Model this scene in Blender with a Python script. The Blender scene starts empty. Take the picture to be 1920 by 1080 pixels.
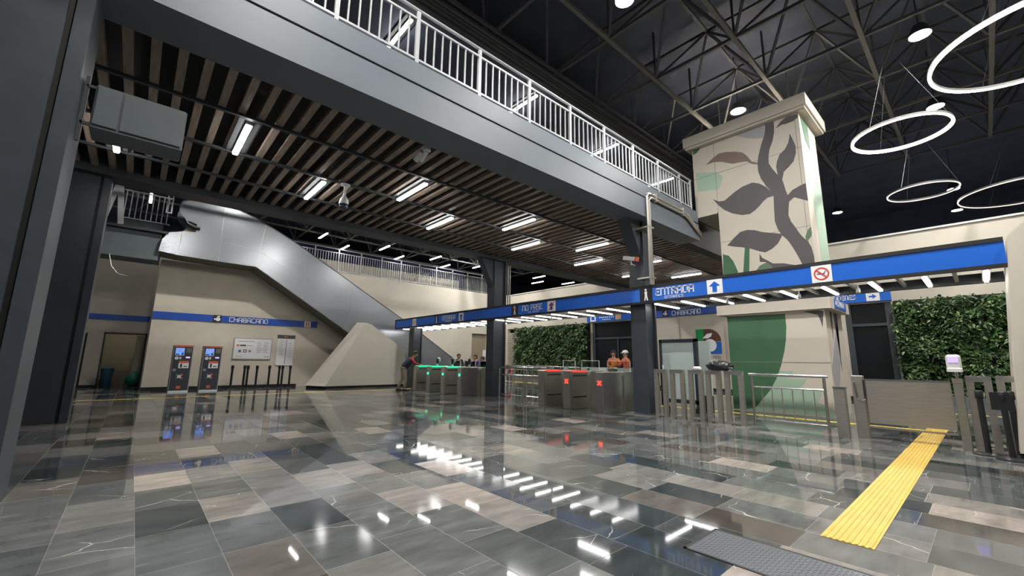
import bpy, math, random
from mathutils import Vector, Matrix
random.seed(7)
SC = bpy.context.scene
COL = SC.collection
R = math.radians

# ------------------------------------------------------------------ materials
def nt(name):
    m = bpy.data.materials.new(name); m.use_nodes = True
    n = m.node_tree; n.nodes.clear()
    out = n.nodes.new('ShaderNodeOutputMaterial')
    return m, n, out

def mat(name, col, rough=0.5, metal=0.0, var=0.0, scale=3.0, bump=0.0, emit=None, estr=0.0, spec=0.5, alpha=None, detail=4.0, stretch=None):
    m, n, out = nt(name)
    p = n.nodes.new('ShaderNodeBsdfPrincipled')
    n.links.new(p.outputs[0], out.inputs[0])
    p.inputs['Base Color'].default_value = (*col, 1)
    p.inputs['Roughness'].default_value = rough
    p.inputs['Metallic'].default_value = metal
    p.inputs['Specular IOR Level'].default_value = spec
    if var > 0 or bump > 0:
        tc = n.nodes.new('ShaderNodeTexCoord')
        mp = n.nodes.new('ShaderNodeMapping')
        if stretch: mp.inputs['Scale'].default_value = stretch
        nz = n.nodes.new('ShaderNodeTexNoise')
        nz.inputs['Scale'].default_value = scale; nz.inputs['Detail'].default_value = detail
        n.links.new(tc.outputs['Object'], mp.inputs[0]); n.links.new(mp.outputs[0], nz.inputs['Vector'])
        if var > 0:
            rp = n.nodes.new('ShaderNodeValToRGB')
            rp.color_ramp.elements[0].position = 0.25; rp.color_ramp.elements[1].position = 0.75
            rp.color_ramp.elements[0].color = (*[c * (1 - var) for c in col], 1)
            rp.color_ramp.elements[1].color = (*[min(1, c * (1 + var)) for c in col], 1)
            n.links.new(nz.outputs['Fac'], rp.inputs[0]); n.links.new(rp.outputs[0], p.inputs['Base Color'])
        if bump > 0:
            b = n.nodes.new('ShaderNodeBump'); b.inputs['Strength'].default_value = bump; b.inputs['Distance'].default_value = 0.02
            n.links.new(nz.outputs['Fac'], b.inputs['Height']); n.links.new(b.outputs[0], p.inputs['Normal'])
    if emit:
        p.inputs['Emission Color'].default_value = (*emit, 1)
        p.inputs['Emission Strength'].default_value = estr
    return m

def emis(name, col, s):
    m, n, out = nt(name)
    e = n.nodes.new('ShaderNodeEmission'); e.inputs[0].default_value = (*col, 1); e.inputs[1].default_value = s
    n.links.new(e.outputs[0], out.inputs[0]); return m

def glass(name, col=(0.8, 0.9, 0.88)):
    m, n, out = nt(name)
    g = n.nodes.new('ShaderNodeBsdfGlossy'); g.inputs['Roughness'].default_value = 0.03
    t = n.nodes.new('ShaderNodeBsdfTransparent'); t.inputs[0].default_value = (*col, 1)
    fr = n.nodes.new('ShaderNodeFresnel'); fr.inputs[0].default_value = 1.45
    mx = n.nodes.new('ShaderNodeMixShader')
    n.links.new(fr.outputs[0], mx.inputs[0]); n.links.new(t.outputs[0], mx.inputs[1]); n.links.new(g.outputs[0], mx.inputs[2])
    n.links.new(mx.outputs[0], out.inputs[0]); return m

def math_node(n, op, a, b=None, c=None):
    x = n.nodes.new('ShaderNodeMath'); x.operation = op
    for i, v in enumerate((a, b, c)):
        if v is None: continue
        if isinstance(v, (int, float)): x.inputs[i].default_value = v
        else: n.links.new(v, x.inputs[i])
    return x.outputs[0]

def floor_material():
    m, n, out = nt('polished_stone_tiles')
    p = n.nodes.new('ShaderNodeBsdfPrincipled'); n.links.new(p.outputs[0], out.inputs[0])
    g = n.nodes.new('ShaderNodeNewGeometry')
    s = n.nodes.new('ShaderNodeSeparateXYZ'); n.links.new(g.outputs['Position'], s.inputs[0])
    W = 0.425
    u = math_node(n, 'DIVIDE', math_node(n, 'ADD', s.outputs[0], 50 * W + 0.26), W)
    row = math_node(n, 'FLOOR', u)
    wn = n.nodes.new('ShaderNodeTexWhiteNoise'); wn.noise_dimensions = '1D'; n.links.new(row, wn.inputs['W'])
    sc = n.nodes.new('ShaderNodeSeparateColor'); n.links.new(wn.outputs['Color'], sc.inputs[0])
    # each row of stone has its own starting point and its own tile length
    ln = math_node(n, 'MULTIPLY_ADD', sc.outputs[0], 0.10, 0.66)
    v = math_node(n, 'ADD', math_node(n, 'DIVIDE', s.outputs[1], ln), math_node(n, 'MULTIPLY_ADD', sc.outputs[1], 7.0, 60.0))
    # wobble tile lengths inside a row
    tl = math_node(n, 'FLOOR', v)
    fu = math_node(n, 'FRACT', u); fv = math_node(n, 'FRACT', v)
    cb = n.nodes.new('ShaderNodeCombineXYZ'); n.links.new(row, cb.inputs[0]); n.links.new(tl, cb.inputs[1])
    w2 = n.nodes.new('ShaderNodeTexWhiteNoise'); w2.noise_dimensions = '3D'; n.links.new(cb.outputs[0], w2.inputs['Vector'])
    c2 = n.nodes.new('ShaderNodeSeparateColor'); n.links.new(w2.outputs['Color'], c2.inputs[0])
    ramp = n.nodes.new('ShaderNodeValToRGB'); ramp.color_ramp.interpolation = 'CONSTANT'
    stops = [(0, (.033, .041, .043)), (.14, (.054, .061, .063)), (.28, (.062, .055, .050)), (.36, (.082, .088, .090)), (.56, (.112, .116, .117)),
             (.72, (.112, .103, .096)), (.80, (.150, .149, .145)), (.91, (.200, .186, .174)), (.960, (.30, .263, .238))]
    el = ramp.color_ramp.elements
    el[0].position = 0; el[0].color = (*stops[0][1], 1); el[1].position = stops[1][0]; el[1].color = (*stops[1][1], 1)
    for q, c in stops[2:]:
        e = el.new(q); e.color = (*c, 1)
    n.links.new(c2.outputs[0], ramp.inputs[0])
    # cloudy variation along the grain, shifted for every tile
    off = n.nodes.new('ShaderNodeVectorMath'); off.operation = 'MULTIPLY_ADD'
    n.links.new(w2.outputs['Color'], off.inputs[0]); off.inputs[1].default_value = (40, 40, 40); n.links.new(g.outputs['Position'], off.inputs[2])
    mp = n.nodes.new('ShaderNodeMapping'); mp.inputs['Scale'].default_value = (1.2, 3.5, 1); n.links.new(off.outputs[0], mp.inputs[0])
    nz = n.nodes.new('ShaderNodeTexNoise'); nz.inputs['Scale'].default_value = 2.2; nz.inputs['Detail'].default_value = 6
    n.links.new(mp.outputs[0], nz.inputs['Vector'])
    fac = math_node(n, 'MULTIPLY_ADD', nz.outputs['Fac'], 1.3, 0.35)
    mul = n.nodes.new('ShaderNodeVectorMath'); mul.operation = 'SCALE'
    n.links.new(ramp.outputs[0], mul.inputs[0]); n.links.new(fac, mul.inputs['Scale'])
    # white calcite veins: thin jagged cracks, broken up and present in some tiles only
    wob = n.nodes.new('ShaderNodeTexNoise'); wob.inputs['Scale'].default_value = 3.5; wob.inputs['Detail'].default_value = 3
    n.links.new(off.outputs[0], wob.inputs['Vector'])
    wv = n.nodes.new('ShaderNodeVectorMath'); wv.operation = 'MULTIPLY_ADD'
    n.links.new(wob.outputs['Color'], wv.inputs[0]); wv.inputs[1].default_value = (.22, .22, 0); n.links.new(off.outputs[0], wv.inputs[2])
    mp2 = n.nodes.new('ShaderNodeMapping'); mp2.inputs['Rotation'].default_value = (0, 0, .6); mp2.inputs['Scale'].default_value = (1.3, 3.0, 1)
    n.links.new(wv.outputs[0], mp2.inputs[0])
    vo = n.nodes.new('ShaderNodeTexVoronoi'); vo.voronoi_dimensions = '2D'; vo.feature = 'DISTANCE_TO_EDGE'; vo.inputs['Scale'].default_value = 1.0
    n.links.new(mp2.outputs[0], vo.inputs['Vector'])
    n2 = n.nodes.new('ShaderNodeTexNoise'); n2.inputs['Scale'].default_value = 2.2; n2.inputs['Detail'].default_value = 2
    n.links.new(off.outputs[0], n2.inputs['Vector'])
    wid = math_node(n, 'MULTIPLY', math_node(n, 'MAXIMUM', math_node(n, 'SUBTRACT', n2.outputs['Fac'], 0.50), 0), 0.075)
    vein = math_node(n, 'MULTIPLY', math_node(n, 'LESS_THAN', vo.outputs['Distance'], wid), math_node(n, 'GREATER_THAN', c2.outputs[1], 0.42))
    vein = math_node(n, 'MULTIPLY', vein, 0.62)
    mx = n.nodes.new('ShaderNodeMix'); mx.data_type = 'RGBA'
    n.links.new(vein, mx.inputs[0]); n.links.new(mul.outputs[0], mx.inputs[6]); mx.inputs[7].default_value = (.55, .54, .5, 1)
    # joints
    e1 = math_node(n, 'LESS_THAN', math_node(n, 'MINIMUM', fu, math_node(n, 'SUBTRACT', 1, fu)), 0.006)
    e2 = math_node(n, 'LESS_THAN', math_node(n, 'MINIMUM', fv, math_node(n, 'SUBTRACT', 1, fv)), 0.0035)
    jt = math_node(n, 'MAXIMUM', e1, e2)
    mj = n.nodes.new('ShaderNodeMix'); mj.data_type = 'RGBA'
    n.links.new(math_node(n, 'MULTIPLY', jt, 0.32), mj.inputs[0]); n.links.new(mx.outputs[2], mj.inputs[6]); mj.inputs[7].default_value = (.20, .195, .185, 1)
    n.links.new(mj.outputs[2], p.inputs['Base Color'])
    ro = math_node(n, 'MULTIPLY_ADD', math_node(n, 'POWER', c2.outputs[2], 2.0), 0.075, 0.032)
    n.links.new(math_node(n, 'MAXIMUM', ro, math_node(n, 'MULTIPLY', jt, .5)), p.inputs['Roughness'])
    p.inputs['Specular IOR Level'].default_value = 0.37
    return m

def leaf_material(name, c1, c2):
    m, n, out = nt(name)
    p = n.nodes.new('ShaderNodeBsdfPrincipled'); n.links.new(p.outputs[0], out.inputs[0])
    p.inputs['Roughness'].default_value = .45
    g = n.nodes.new('ShaderNodeNewGeometry')
    mx = n.nodes.new('ShaderNodeMix'); mx.data_type = 'RGBA'
    n.links.new(g.outputs['Random Per Island'], mx.inputs[0])
    mx.inputs[6].default_value = (*c1, 1); mx.inputs[7].default_value = (*c2, 1)
    n.links.new(mx.outputs[2], p.inputs['Base Color']); return m

def slab_panel_material(name, col):
    return mat(name, col, .7, var=.05, scale=1.6, bump=.05)

M = {}
M['floor'] = floor_material()
M['beige'] = mat('beige_plaster', (.56, .51, .425), .75, var=.06, scale=2.2, bump=.12)
M['beige2'] = mat('pale_render', (.53, .495, .425), .75, var=.05, scale=1.5, bump=.1)
M['col'] = mat('dark_blue_grey_paint', (.038, .045, .056), .42, var=.12, scale=5)
M['girder'] = mat('slate_grey_paint', (.112, .133, .160), .48, var=.05, scale=2.5)
M['darkgird'] = mat('charcoal_paint', (.035, .039, .044), .5)
M['black'] = mat('matt_black', (.010, .010, .011), .6)
M['blackpl'] = mat('black_plastic', (.014, .015, .018), .38)
M['roof'] = mat('dark_roof_deck', (.078, .088, .128), .7, var=.25, scale=1.0)
M['frame'] = mat('grey_truss_paint', (.075, .076, .078), .55)
M['chord'] = mat('pale_chord_paint', (.135, .128, .115), .55)
M['slat'] = mat('brown_wood_slats', (.25, .195, .155), .55, var=.28, scale=4, stretch=(6, .7, 1))
M['white'] = mat('white_enamel', (.62, .62, .61), .35)
M['rail'] = mat('white_rail_paint', (.44, .45, .47), .35, metal=.2)
M['steel'] = mat('brushed_steel', (.52, .50, .46), .30, metal=.92, var=.10, scale=4, stretch=(1, 1, 30))
M['steeld'] = mat('dull_steel', (.42, .395, .355), .40, metal=.8, var=.12, scale=3, stretch=(1, 1, 20))
M['chrome'] = mat('polished_steel', (.72, .72, .71), .16, metal=1)
M['esc'] = mat('escalator_cladding', (.25, .265, .29), .22, metal=.5, var=.05, scale=.8)
M['soffit'] = mat('olive_soffit', (.17, .155, .12), .7)
M['blue'] = mat('sign_blue', (.012, .125, .60), .35)
M['blued'] = mat('band_blue', (.010, .075, .42), .4)
M['sign_white'] = mat('sign_white', (.82, .83, .84), .4)
M['sign_red'] = mat('sign_red', (.62, .04, .03), .4)
M['yellow'] = mat('tactile_yellow', (.57, .385, .078), .55, var=.10, scale=5, bump=.1)
M['yline'] = mat('yellow_line_paint', (.78, .60, .10), .5)
M['green'] = mat('mural_dark_green', (.045, .125, .062), .6, var=.10, scale=2)
M['mint'] = mat('mural_mint', (.34, .47, .365), .65)
M['stem'] = mat('mural_plum_grey', (.082, .073, .078), .6, var=.08, scale=2)
M['brownleaf'] = mat('mural_brown', (.19, .135, .115), .6)
M['greyleaf'] = mat('mural_pale_grey', (.36, .355, .37), .6)
M['moss'] = mat('mural_moss_green', (.10, .165, .105), .6)
M['shaft'] = mat('shaft_panel', (.55, .505, .435), .65, var=.04, scale=1.2)
M['joint'] = mat('panel_joint', (.25, .225, .19), .8)
M['tube'] = emis('tube_light', (1.0, .985, .96), 26.0)
M['tubew'] = emis('canopy_tube_light', (1.0, .985, .97), 9.0)
M['flood'] = emis('floodlight_lens', (1.0, .97, .91), 620.0)
M['ring'] = emis('warm_ring_light', (1.0, .86, .70), 9.0)
M['ringdim'] = emis('dim_ring_light', (1.0, .80, .62), 1.1)
M['greenlamp'] = emis('green_lamp', (.02, .80, .30), 1.6)
M['redlamp'] = emis('red_lamp', (1.0, .06, .04), 1.3)
M['redcap'] = mat('red_translucent_cap', (.75, .07, .05), .35, emit=(1, .08, .05), estr=.25)
M['greencap'] = mat('green_translucent_cap', (.05, .65, .35), .35, emit=(.02, .9, .4), estr=.55)
M['screen'] = emis('blue_screen', (.10, .22, .75), .9)
M['violet'] = emis('violet_screen', (.42, .33, .80), 1.0)
M['glass'] = glass('clear_glass')
M['frost'] = mat('frosted_white_panel', (.60, .69, .66), .35)
M['doorglass'] = mat('dark_door_glass', (.010, .012, .015), .25, spec=.3)
M['doorframe'] = mat('dark_door_frame', (.045, .055, .066), .45)
M['shutter'] = mat('brown_shutter', (.26, .215, .15), .6, var=.1, scale=3, stretch=(1, 1, 12))
M['olive'] = mat('olive_room_wall', (.30, .26, .17), .75, emit=None)
M['leaf'] = leaf_material('wall_leaves', (.022, .062, .014), (.075, .145, .038))
M['leaf2'] = leaf_material('pale_wall_leaves', (.10, .19, .05), (.26, .30, .12))
M['leafd'] = leaf_material('dark_wall_leaves', (.010, .034, .009), (.032, .075, .020))
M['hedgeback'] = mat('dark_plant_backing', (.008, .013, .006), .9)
M['orange'] = mat('orange_fabric', (.82, .20, .025), .8)
M['orange2'] = mat('red_orange_fabric', (.70, .11, .045), .8)
M['redshirt'] = mat('red_check_fabric', (.42, .035, .05), .8, var=.5, scale=30)
M['vest'] = mat('dark_vest_fabric', (.035, .036, .055), .85)
M['khaki'] = mat('khaki_fabric', (.33, .27, .19), .85)
M['jean'] = mat('denim', (.10, .17, .26), .85)
M['navy'] = mat('navy_fabric', (.02, .025, .09), .85)
M['purple'] = mat('purple_fabric', (.10, .07, .22), .85)
M['skin'] = mat('skin', (.42, .22, .14), .55)
M['hair'] = mat('dark_hair', (.012, .010, .010), .6)
M['shoe'] = mat('dark_shoe', (.012, .012, .013), .5)
M['bagplastic'] = mat('grey_plastic_bag', (.03, .032, .034), .22, var=.3, scale=6)
M['bingreen'] = mat('green_plastic', (.015, .22, .16), .3)
M['binblue'] = mat('blue_plastic', (.03, .12, .20), .5)
M['plate'] = mat('checker_plate', (.15, .16, .18), .34, metal=.6)
M['kiosk'] = mat('kiosk_charcoal', (.050, .054, .064), .4)
M['kred'] = mat('kiosk_orange', (.62, .15, .07), .5)
M['kblue'] = mat('kiosk_blue', (.05, .14, .35), .5)
M['kgreen'] = mat('kiosk_green', (.05, .25, .15), .5)
M['kgrey'] = mat('kiosk_grey', (.30, .30, .31), .5)
M['paper'] = mat('paper_white', (.70, .70, .70), .6)
M['ink'] = mat('ink_grey', (.25, .26, .30), .7)
M['inkd'] = mat('ink_dark', (.06, .06, .08), .7)
M['pviolet'] = mat('map_violet', (.22, .16, .45), .6)
M['lgreen'] = mat('logo_green', (.005, .30, .08), .5)
M['lbrown'] = mat('logo_brown', (.10, .035, .022), .5)
M['lblue'] = mat('logo_blue', (.01, .13, .50), .5)
M['greybox'] = mat('grey_sheet_metal', (.095, .115, .125), .5, var=.1, scale=4)

# ------------------------------------------------------------------ mesh builder
class MB:
    def __init__(s): s.v = []; s.f = []; s.m = []
    def add(s, vs, fs, mi=0):
        b = len(s.v); s.v += [tuple(v) for v in vs]
        for f in fs: s.f.append(tuple(b + i for i in f)); s.m.append(mi)
        return s
    def box(s, x0, x1, y0, y1, z0, z1, mi=0):
        vs = [(x, y, z) for z in (z0, z1) for y in (y0, y1) for x in (x0, x1)]
        return s.add(vs, [(0, 2, 3, 1), (4, 5, 7, 6), (0, 1, 5, 4), (2, 6, 7, 3), (0, 4, 6, 2), (1, 3, 7, 5)], mi)
    def cbox(s, x0, x1, y0, y1, z0, z1, c=.01, mi=0):
        # box with chamfered vertical and top edges
        r = []
        for z, k in ((z0, 0), (z1 - c, 0), (z1, c)):
            X0, X1, Y0, Y1 = x0 + k, x1 - k, y0 + k, y1 - k
            r.append([(X0 + c, Y0, z), (X1 - c, Y0, z), (X1, Y0 + c, z), (X1, Y1 - c, z), (X1 - c, Y1, z), (X0 + c, Y1, z), (X0, Y1 - c, z), (X0, Y0 + c, z)])
        return s.loft(r, mi=mi)
    def loft(s, rings, mi=0, caps=True):
        n = len(rings[0]); vs = [p for r in rings for p in r]; fs = []
        for i in range(len(rings) - 1):
            for j in range(n):
                k = (j + 1) % n
                fs.append((i * n + j, i * n + k, (i + 1) * n + k, (i + 1) * n + j))
        if caps:
            fs.append(tuple(reversed(range(n)))); fs.append(tuple((len(rings) - 1) * n + j for j in range(n)))
        return s.add(vs, fs, mi)
    def prism(s, poly, o, u, w, n, d0, d1, mi=0):
        # polygon in the plane (o,u,w), thickness along n from d0 to d1
        o, u, w, n = Vector(o), Vector(u), Vector(w), Vector(n)
        a = [o + u * p[0] + w * p[1] + n * d0 for p in poly]; b = [o + u * p[0] + w * p[1] + n * d1 for p in poly]
        k = len(poly)
        return s.add(a + b, [tuple(range(k)), tuple(reversed(range(k, 2 * k)))] + [(i, k + i, k + (i + 1) % k, (i + 1) % k) for i in range(k)], mi)
    def tube(s, pts, r, n=8, mi=0, close=False):
        pts = [Vector(p) for p in pts]; rings = []
        for i, p in enumerate(pts):
            if close: t = (pts[(i + 1) % len(pts)] - pts[i - 1]).normalized()
            else: t = (pts[min(i + 1, len(pts) - 1)] - pts[max(i - 1, 0)]).normalized()
            up = Vector((0, 0, 1)) if abs(t.z) < .95 else Vector((1, 0, 0))
            a = t.cross(up).normalized(); b = t.cross(a)
            rr = r[i] if isinstance(r, (list, tuple)) else r
            rings.append([p + (a * math.cos(2 * math.pi * j / n) + b * math.sin(2 * math.pi * j / n)) * rr for j in range(n)])
        if close: rings.append(rings[0])
        return s.loft(rings, mi, caps=not close)
    def bar(s, p, q, w, h=None, mi=0):
        # square bar between two points
        h = h or w; p, q = Vector(p), Vector(q); t = (q - p).normalized()
        up = Vector((0, 0, 1)) if abs(t.z) < .95 else Vector((0, 1, 0))
        a = t.cross(up).normalized() * w / 2; b = a.cross(t).normalized() * h / 2
        return s.loft([[c + a + b, c - a + b, c - a - b, c + a - b] for c in (p, q)], mi)
    def lathe(s, prof, c=(0, 0, 0), n=16, mi=0):
        return s.loft([[(c[0] + r * math.cos(2 * math.pi * j / n), c[1] + r * math.sin(2 * math.pi * j / n), c[2] + z) for j in range(n)] for r, z in prof], mi)
    def ball(s, c, r, mi=0, n=12, sz=1.0):
        k = n // 2
        return s.lathe([(max(1e-4, r * math.sin(math.pi * i / k)), -r * sz * math.cos(math.pi * i / k)) for i in range(k + 1)], c, n, mi)
    def build(s, name, mats, parent=None, smooth=False, bevel=0):
        off = parent.matrix_basis.translation.copy() if parent else None
        if parent and parent.parent: off = off + parent.parent.matrix_basis.translation
        if parent is None:
            xs = [v[0] for v in s.v]; ys = [v[1] for v in s.v]; zs = [v[2] for v in s.v]
            off = Vector(((min(xs) + max(xs)) / 2, (min(ys) + max(ys)) / 2, min(zs)))
        me = bpy.data.meshes.new(name)
        me.from_pydata([tuple(Vector(v) - off) for v in s.v], [], s.f)
        mats = mats if isinstance(mats, (list, tuple)) else [mats]
        for q in mats: me.materials.append(q)
        if len(mats) > 1: me.polygons.foreach_set('material_index', s.m)
        import bmesh
        bm = bmesh.new(); bm.from_mesh(me); bmesh.ops.recalc_face_normals(bm, faces=bm.faces); bm.to_mesh(me); bm.free()
        if smooth:
            for q in me.polygons: q.use_smooth = True
            try: me.set_sharp_from_angle(angle=R(40))
            except Exception: pass
        o = bpy.data.objects.new(name, me); COL.objects.link(o)
        if parent: o.parent = parent
        else: o.location = off
        if bevel:
            b = o.modifiers.new('edge', 'BEVEL'); b.width = bevel; b.segments = 2; b.limit_method = 'ANGLE'
        return o

def tag(o, label, cat, group=None, kind=None):
    o['label'] = label; o['category'] = cat
    if group: o['group'] = group
    if kind: o['kind'] = kind
    return o
def thing(name, label, cat, loc, group=None):
    o = bpy.data.objects.new(name, None); COL.objects.link(o); o.location = loc; o.empty_display_size = .1
    return tag(o, label, cat, group)
def struct(name, mb, m, **k):
    o = mb.build(name, m, **k); o['kind'] = 'structure'; return o
def dup(root, delta, label, group=None):
    r = root.copy(); COL.objects.link(r); r.location = root.location + Vector(delta); r['label'] = label
    if group: r['group'] = group
    for ch in root.children:
        c = ch.copy(); COL.objects.link(c); c.parent = r
        for g in ch.children:
            d = g.copy(); COL.objects.link(d); d.parent = c
    return r

# frames for flat things: origin, right-hand direction as read, up, outward normal
class Face:
    def __init__(s, o, u, n): s.o = Vector(o); s.u = Vector(u); s.w = Vector((0, 0, 1)); s.n = Vector(n)
    def poly(s, mb, pts, d0=0, d1=.004, mi=0): return mb.prism(pts, s.o, s.u, s.w, s.n, d0, d1, mi)
    def rect(s, mb, a, b, c, d, d0=0, d1=.004, mi=0): return s.poly(mb, [(a, c), (b, c), (b, d), (a, d)], d0, d1, mi)
def faceX(x): return Face((x, 0, 0), (0, -1, 0), (-1, 0, 0))     # looking along +X, u = -Y
def faceY(y): return Face((0, y, 0), (1, 0, 0), (0, -1, 0))      # looking along +Y, u = +X

def disc(cx, cy, r, n=20, a0=0, a1=360):
    return [(cx + r * math.cos(R(a0 + (a1 - a0) * i / n)), cy + r * math.sin(R(a0 + (a1 - a0) * i / n))) for i in range(n if a1 - a0 == 360 else n + 1)]
def annulus(face, mb, cx, cy, r0, r1, d0, d1, mi=0, n=24):
    for i in range(n):
        a, b = 2 * math.pi * i / n, 2 * math.pi * (i + 1) / n
        face.poly(mb, [(cx + r * math.cos(t), cy + r * math.sin(t)) for r, t in ((r0, a), (r1, a), (r1, b), (r0, b))], d0, d1, mi)

# squared stroke lettering, unit cell 0..0.7 x 0..1
GL = {'C': [[(.7, 1), (.12, 1), (0, .85), (0, .12), (.12, 0), (.7, 0)]], 'H': [[(0, 0), (0, 1)], [(0, .55), (.7, .55)], [(.7, 0), (.7, .8)]],
 'A': [[(0, 0), (0, .85), (.12, 1), (.58, 1), (.7, .85), (.7, 0)], [(0, .42), (.7, .42)]],
 'B': [[(0, 0), (0, 1), (.6, 1), (.6, .55), (.7, .5), (.7, 0), (0, 0)], [(0, .52), (.7, .52)]],
 'N': [[(0, 0), (0, 1), (.55, 1), (.7, .85), (.7, 0)]], 'O': [[(0, .12), (0, .88), (.12, 1), (.58, 1), (.7, .88), (.7, .12), (.58, 0), (.12, 0), (0, .12)]],
 'E': [[(.7, 1), (.12, 1), (0, .85), (0, .62), (.12, .52), (.55, .52)], [(.12, .52), (0, .42), (0, .12), (.12, 0), (.7, 0)]],
 'T': [[(0, 1), (.7, 1)], [(.35, 1), (.35, 0)]], 'R': [[(0, 0), (0, 1), (.58, 1), (.7, .85), (.7, .6), (.58, .48), (0, .48)], [(.45, .48), (.7, 0)]],
 'D': [[(0, 0), (0, 1), (.55, 1), (.7, .85), (.7, .15), (.55, 0), (0, 0)]], 'P': [[(0, 0), (0, 1), (.58, 1), (.7, .85), (.7, .58), (.58, .46), (0, .46)]],
 'S': [[(.7, 1), (.12, 1), (0, .88), (0, .62), (.12, .52), (.58, .52), (.7, .42), (.7, .12), (.58, 0), (0, 0)]], 'Y': [[(0, 1), (.35, .5), (.7, 1)], [(.35, .5), (.35, 0)]],
 'L': [[(0, 1), (0, 0), (.7, 0)]], 'V': [[(0, 1), (.35, 0), (.7, 1)]]}
def text(face, mb, s, u0, u1, z0, z1, d0=.004, d1=.010, th=.16, mi=0):
    """s fitted in u0..u1, z0..z1 with stroke th * height"""
    h = z1 - z0; t = th * h; n = len(s); adv = (u1 - u0) / n; wd = adv * .72
    for i, ch in enumerate(s):
        for pl in GL.get(ch, []):
            P = [(u0 + i * adv + p[0] / .7 * wd, z0 + p[1] * h) for p in pl]
            for a, b in zip(P, P[1:]):
                dx, dy = b[0] - a[0], b[1] - a[1]; l = math.hypot(dx, dy)
                if l < 1e-6: continue
                ex, ey = dx / l * t * .45, dy / l * t * .45; nx, ny = -dy / l * t / 2, dx / l * t / 2
                face.poly(mb, [(a[0] - ex + nx, a[1] - ey + ny), (a[0] - ex - nx, a[1] - ey - ny), (b[0] + ex - nx, b[1] + ey - ny), (b[0] + ex + nx, b[1] + ey + ny)], d0, d1, mi)
    return mb
def arrow_up(face, mb, cu, cz, s, d0, d1, mi=0):
    face.poly(mb, [(cu - .5 * s, cz + .05 * s), (cu, cz + .5 * s), (cu + .5 * s, cz + .05 * s)], d0, d1, mi)
    face.rect(mb, cu - .2 * s, cu + .2 * s, cz - .5 * s, cz + .06 * s, d0, d1, mi)

# ================================================================== SETTING
struct('floor', MB().box(-14, 20.2, -12, 26.5, -.2, 0), M['floor'])
# back wall beside the ticket machines, its top running under the escalator
pb = [(.35, 0), (.35, 4.95), (3.3, 4.95), (4.2, 4.55), (7.3, 2.6), (11.3, .1), (11.3, 0)]
struct('wall_back', MB().prism(pb, (0, 0, 0), (1, 0, 0), (0, 0, 1), (0, 1, 0), 20.8, 23.8), M['beige'])
bx = MB()
for x0, x1, z0, z1 in ((-14, -2.55, 0, 5.2), (-2.55, -1.46, 2.14, 5.2), (-1.46, -.93, 0, 5.2), (-.93, .35, 2.17, 5.2)): bx.box(x0, x1, 23.8, 24.0, z0, z1)
struct('wall_recess', bx, M['beige'])
struct('wall_mezzanine', MB().box(11.2, 17.5, 23.8, 24.1, 0, 6.07).box(18.85, 20.1, 23.8, 24.1, 0, 6.07).box(17.5, 18.85, 23.8, 24.1, 3.12, 6.07)
       .box(.35, 11.2, 23.8, 24.1, 2, 6.07), M['beige2'])
struct('wall_storeroom', MB().box(-2.8, .8, 25.9, 26.05, 0, 2.6).box(-2.8, .8, 24.0, 26, 2.45, 2.6).box(.55, .8, 24, 26, 0, 2.6).box(-1.5, -1.35, 24, 26, 0, 2.6), M['olive'])
struct('window_1', MB().box(17.5, 18.85, 23.95, 24.05, 0, 3.12), M['shutter'])
dl = MB().box(-2.55, -1.46, 23.86, 23.94, 0, 2.14)
struct('door_1', dl, M['black'])
d2 = thing('door_2', 'pale door leaf standing ajar in the store room doorway', 'door', (.2, 24.05, 0)); d2['kind'] = 'structure'
del d2['category']
MB().box(.02, .34, 24.28, 24.33, .02, 2.1).build('leaf', mat('pale_green_door', (.42, .42, .30), .6), d2)
MB().box(-.99, -.93, 23.78, 24.0, 0, 2.2).box(.29, .35, 23.78, 24.0, 0, 2.2).box(-.99, .35, 23.78, 24.0, 2.14, 2.2).build('frame', M['darkgird'], d2)
# far wall behind the barrier
fw = MB().box(19.9, 20.2, -6, 23.8, 3.5, 5.9)
for y0, y1 in ((22.75, 23.8), (15.2, 21.6), (3.36, 12.28), (-6, 2.02)): fw.box(19.9, 20.2, y0, y1, 0, 3.5)
fw.box(19.86, 19.9, 9.9, 12.28, 0, 3.5)
struct('wall_far', fw, M['beige2'])
struct('trim_1', MB().box(19.84, 20.26, -6, 23.8, 5.9, 5.96), M['white'])
def lattice():
    mb = MB()
    for k in range(9): mb.box(20.0, 20.12, 21.6 + k * .1437 - .018, 21.6 + k * .1437 + .018, 0, 3.2)
    for k in range(22): mb.box(20.0, 20.12, 21.6, 22.75, k * .152 - .018, k * .152 + .018)
    return mb
struct('wall_breeze_block', lattice(), M['beige2'])
struct('wall_behind_lattice', MB().box(20.5, 20.55, 21.3, 23, 0, 3.5), M['black'])
def dark_door(name, y0, y1, tz, mids):
    t = bpy.data.objects.new(name, None); COL.objects.link(t); t.location = (20.0, (y0 + y1) / 2, 0); t['kind'] = 'structure'
    MB().box(20.02, 20.06, y0, y1, 0, 3.5).build('glazing', M['doorglass'], t)
    f = MB().box(19.93, 20.02, y0, y0 + .18, 0, 3.5).box(19.93, 20.02, y1 - .18, y1, 0, 3.5).box(19.95, 20.02, y0, y1, tz - .05, tz + .05)
    for y in mids: f.box(19.95, 20.02, y - .03, y + .03, 0, tz)
    f.build('door_frame', M['doorframe'], t)
dark_door('door_3', 12.28, 15.2, 2.59, (13.5,))
dark_door('door_4', 2.02, 3.36, 2.72, ())
for nm, b in (('baseboard_back', (.34, 5.6, 20.77, 20.8, 0, .12)), ('baseboard_recess', (-1.46, -.93, 23.77, 23.8, 0, .1)), ('baseboard_mezzanine', (11.3, 17.5, 23.77, 23.8, 0, .12)),
              ('baseboard_far', (19.84, 19.88, 3.4, 12.2, 0, .14))):
    struct(nm, MB().box(*b), M['black'])
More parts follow.
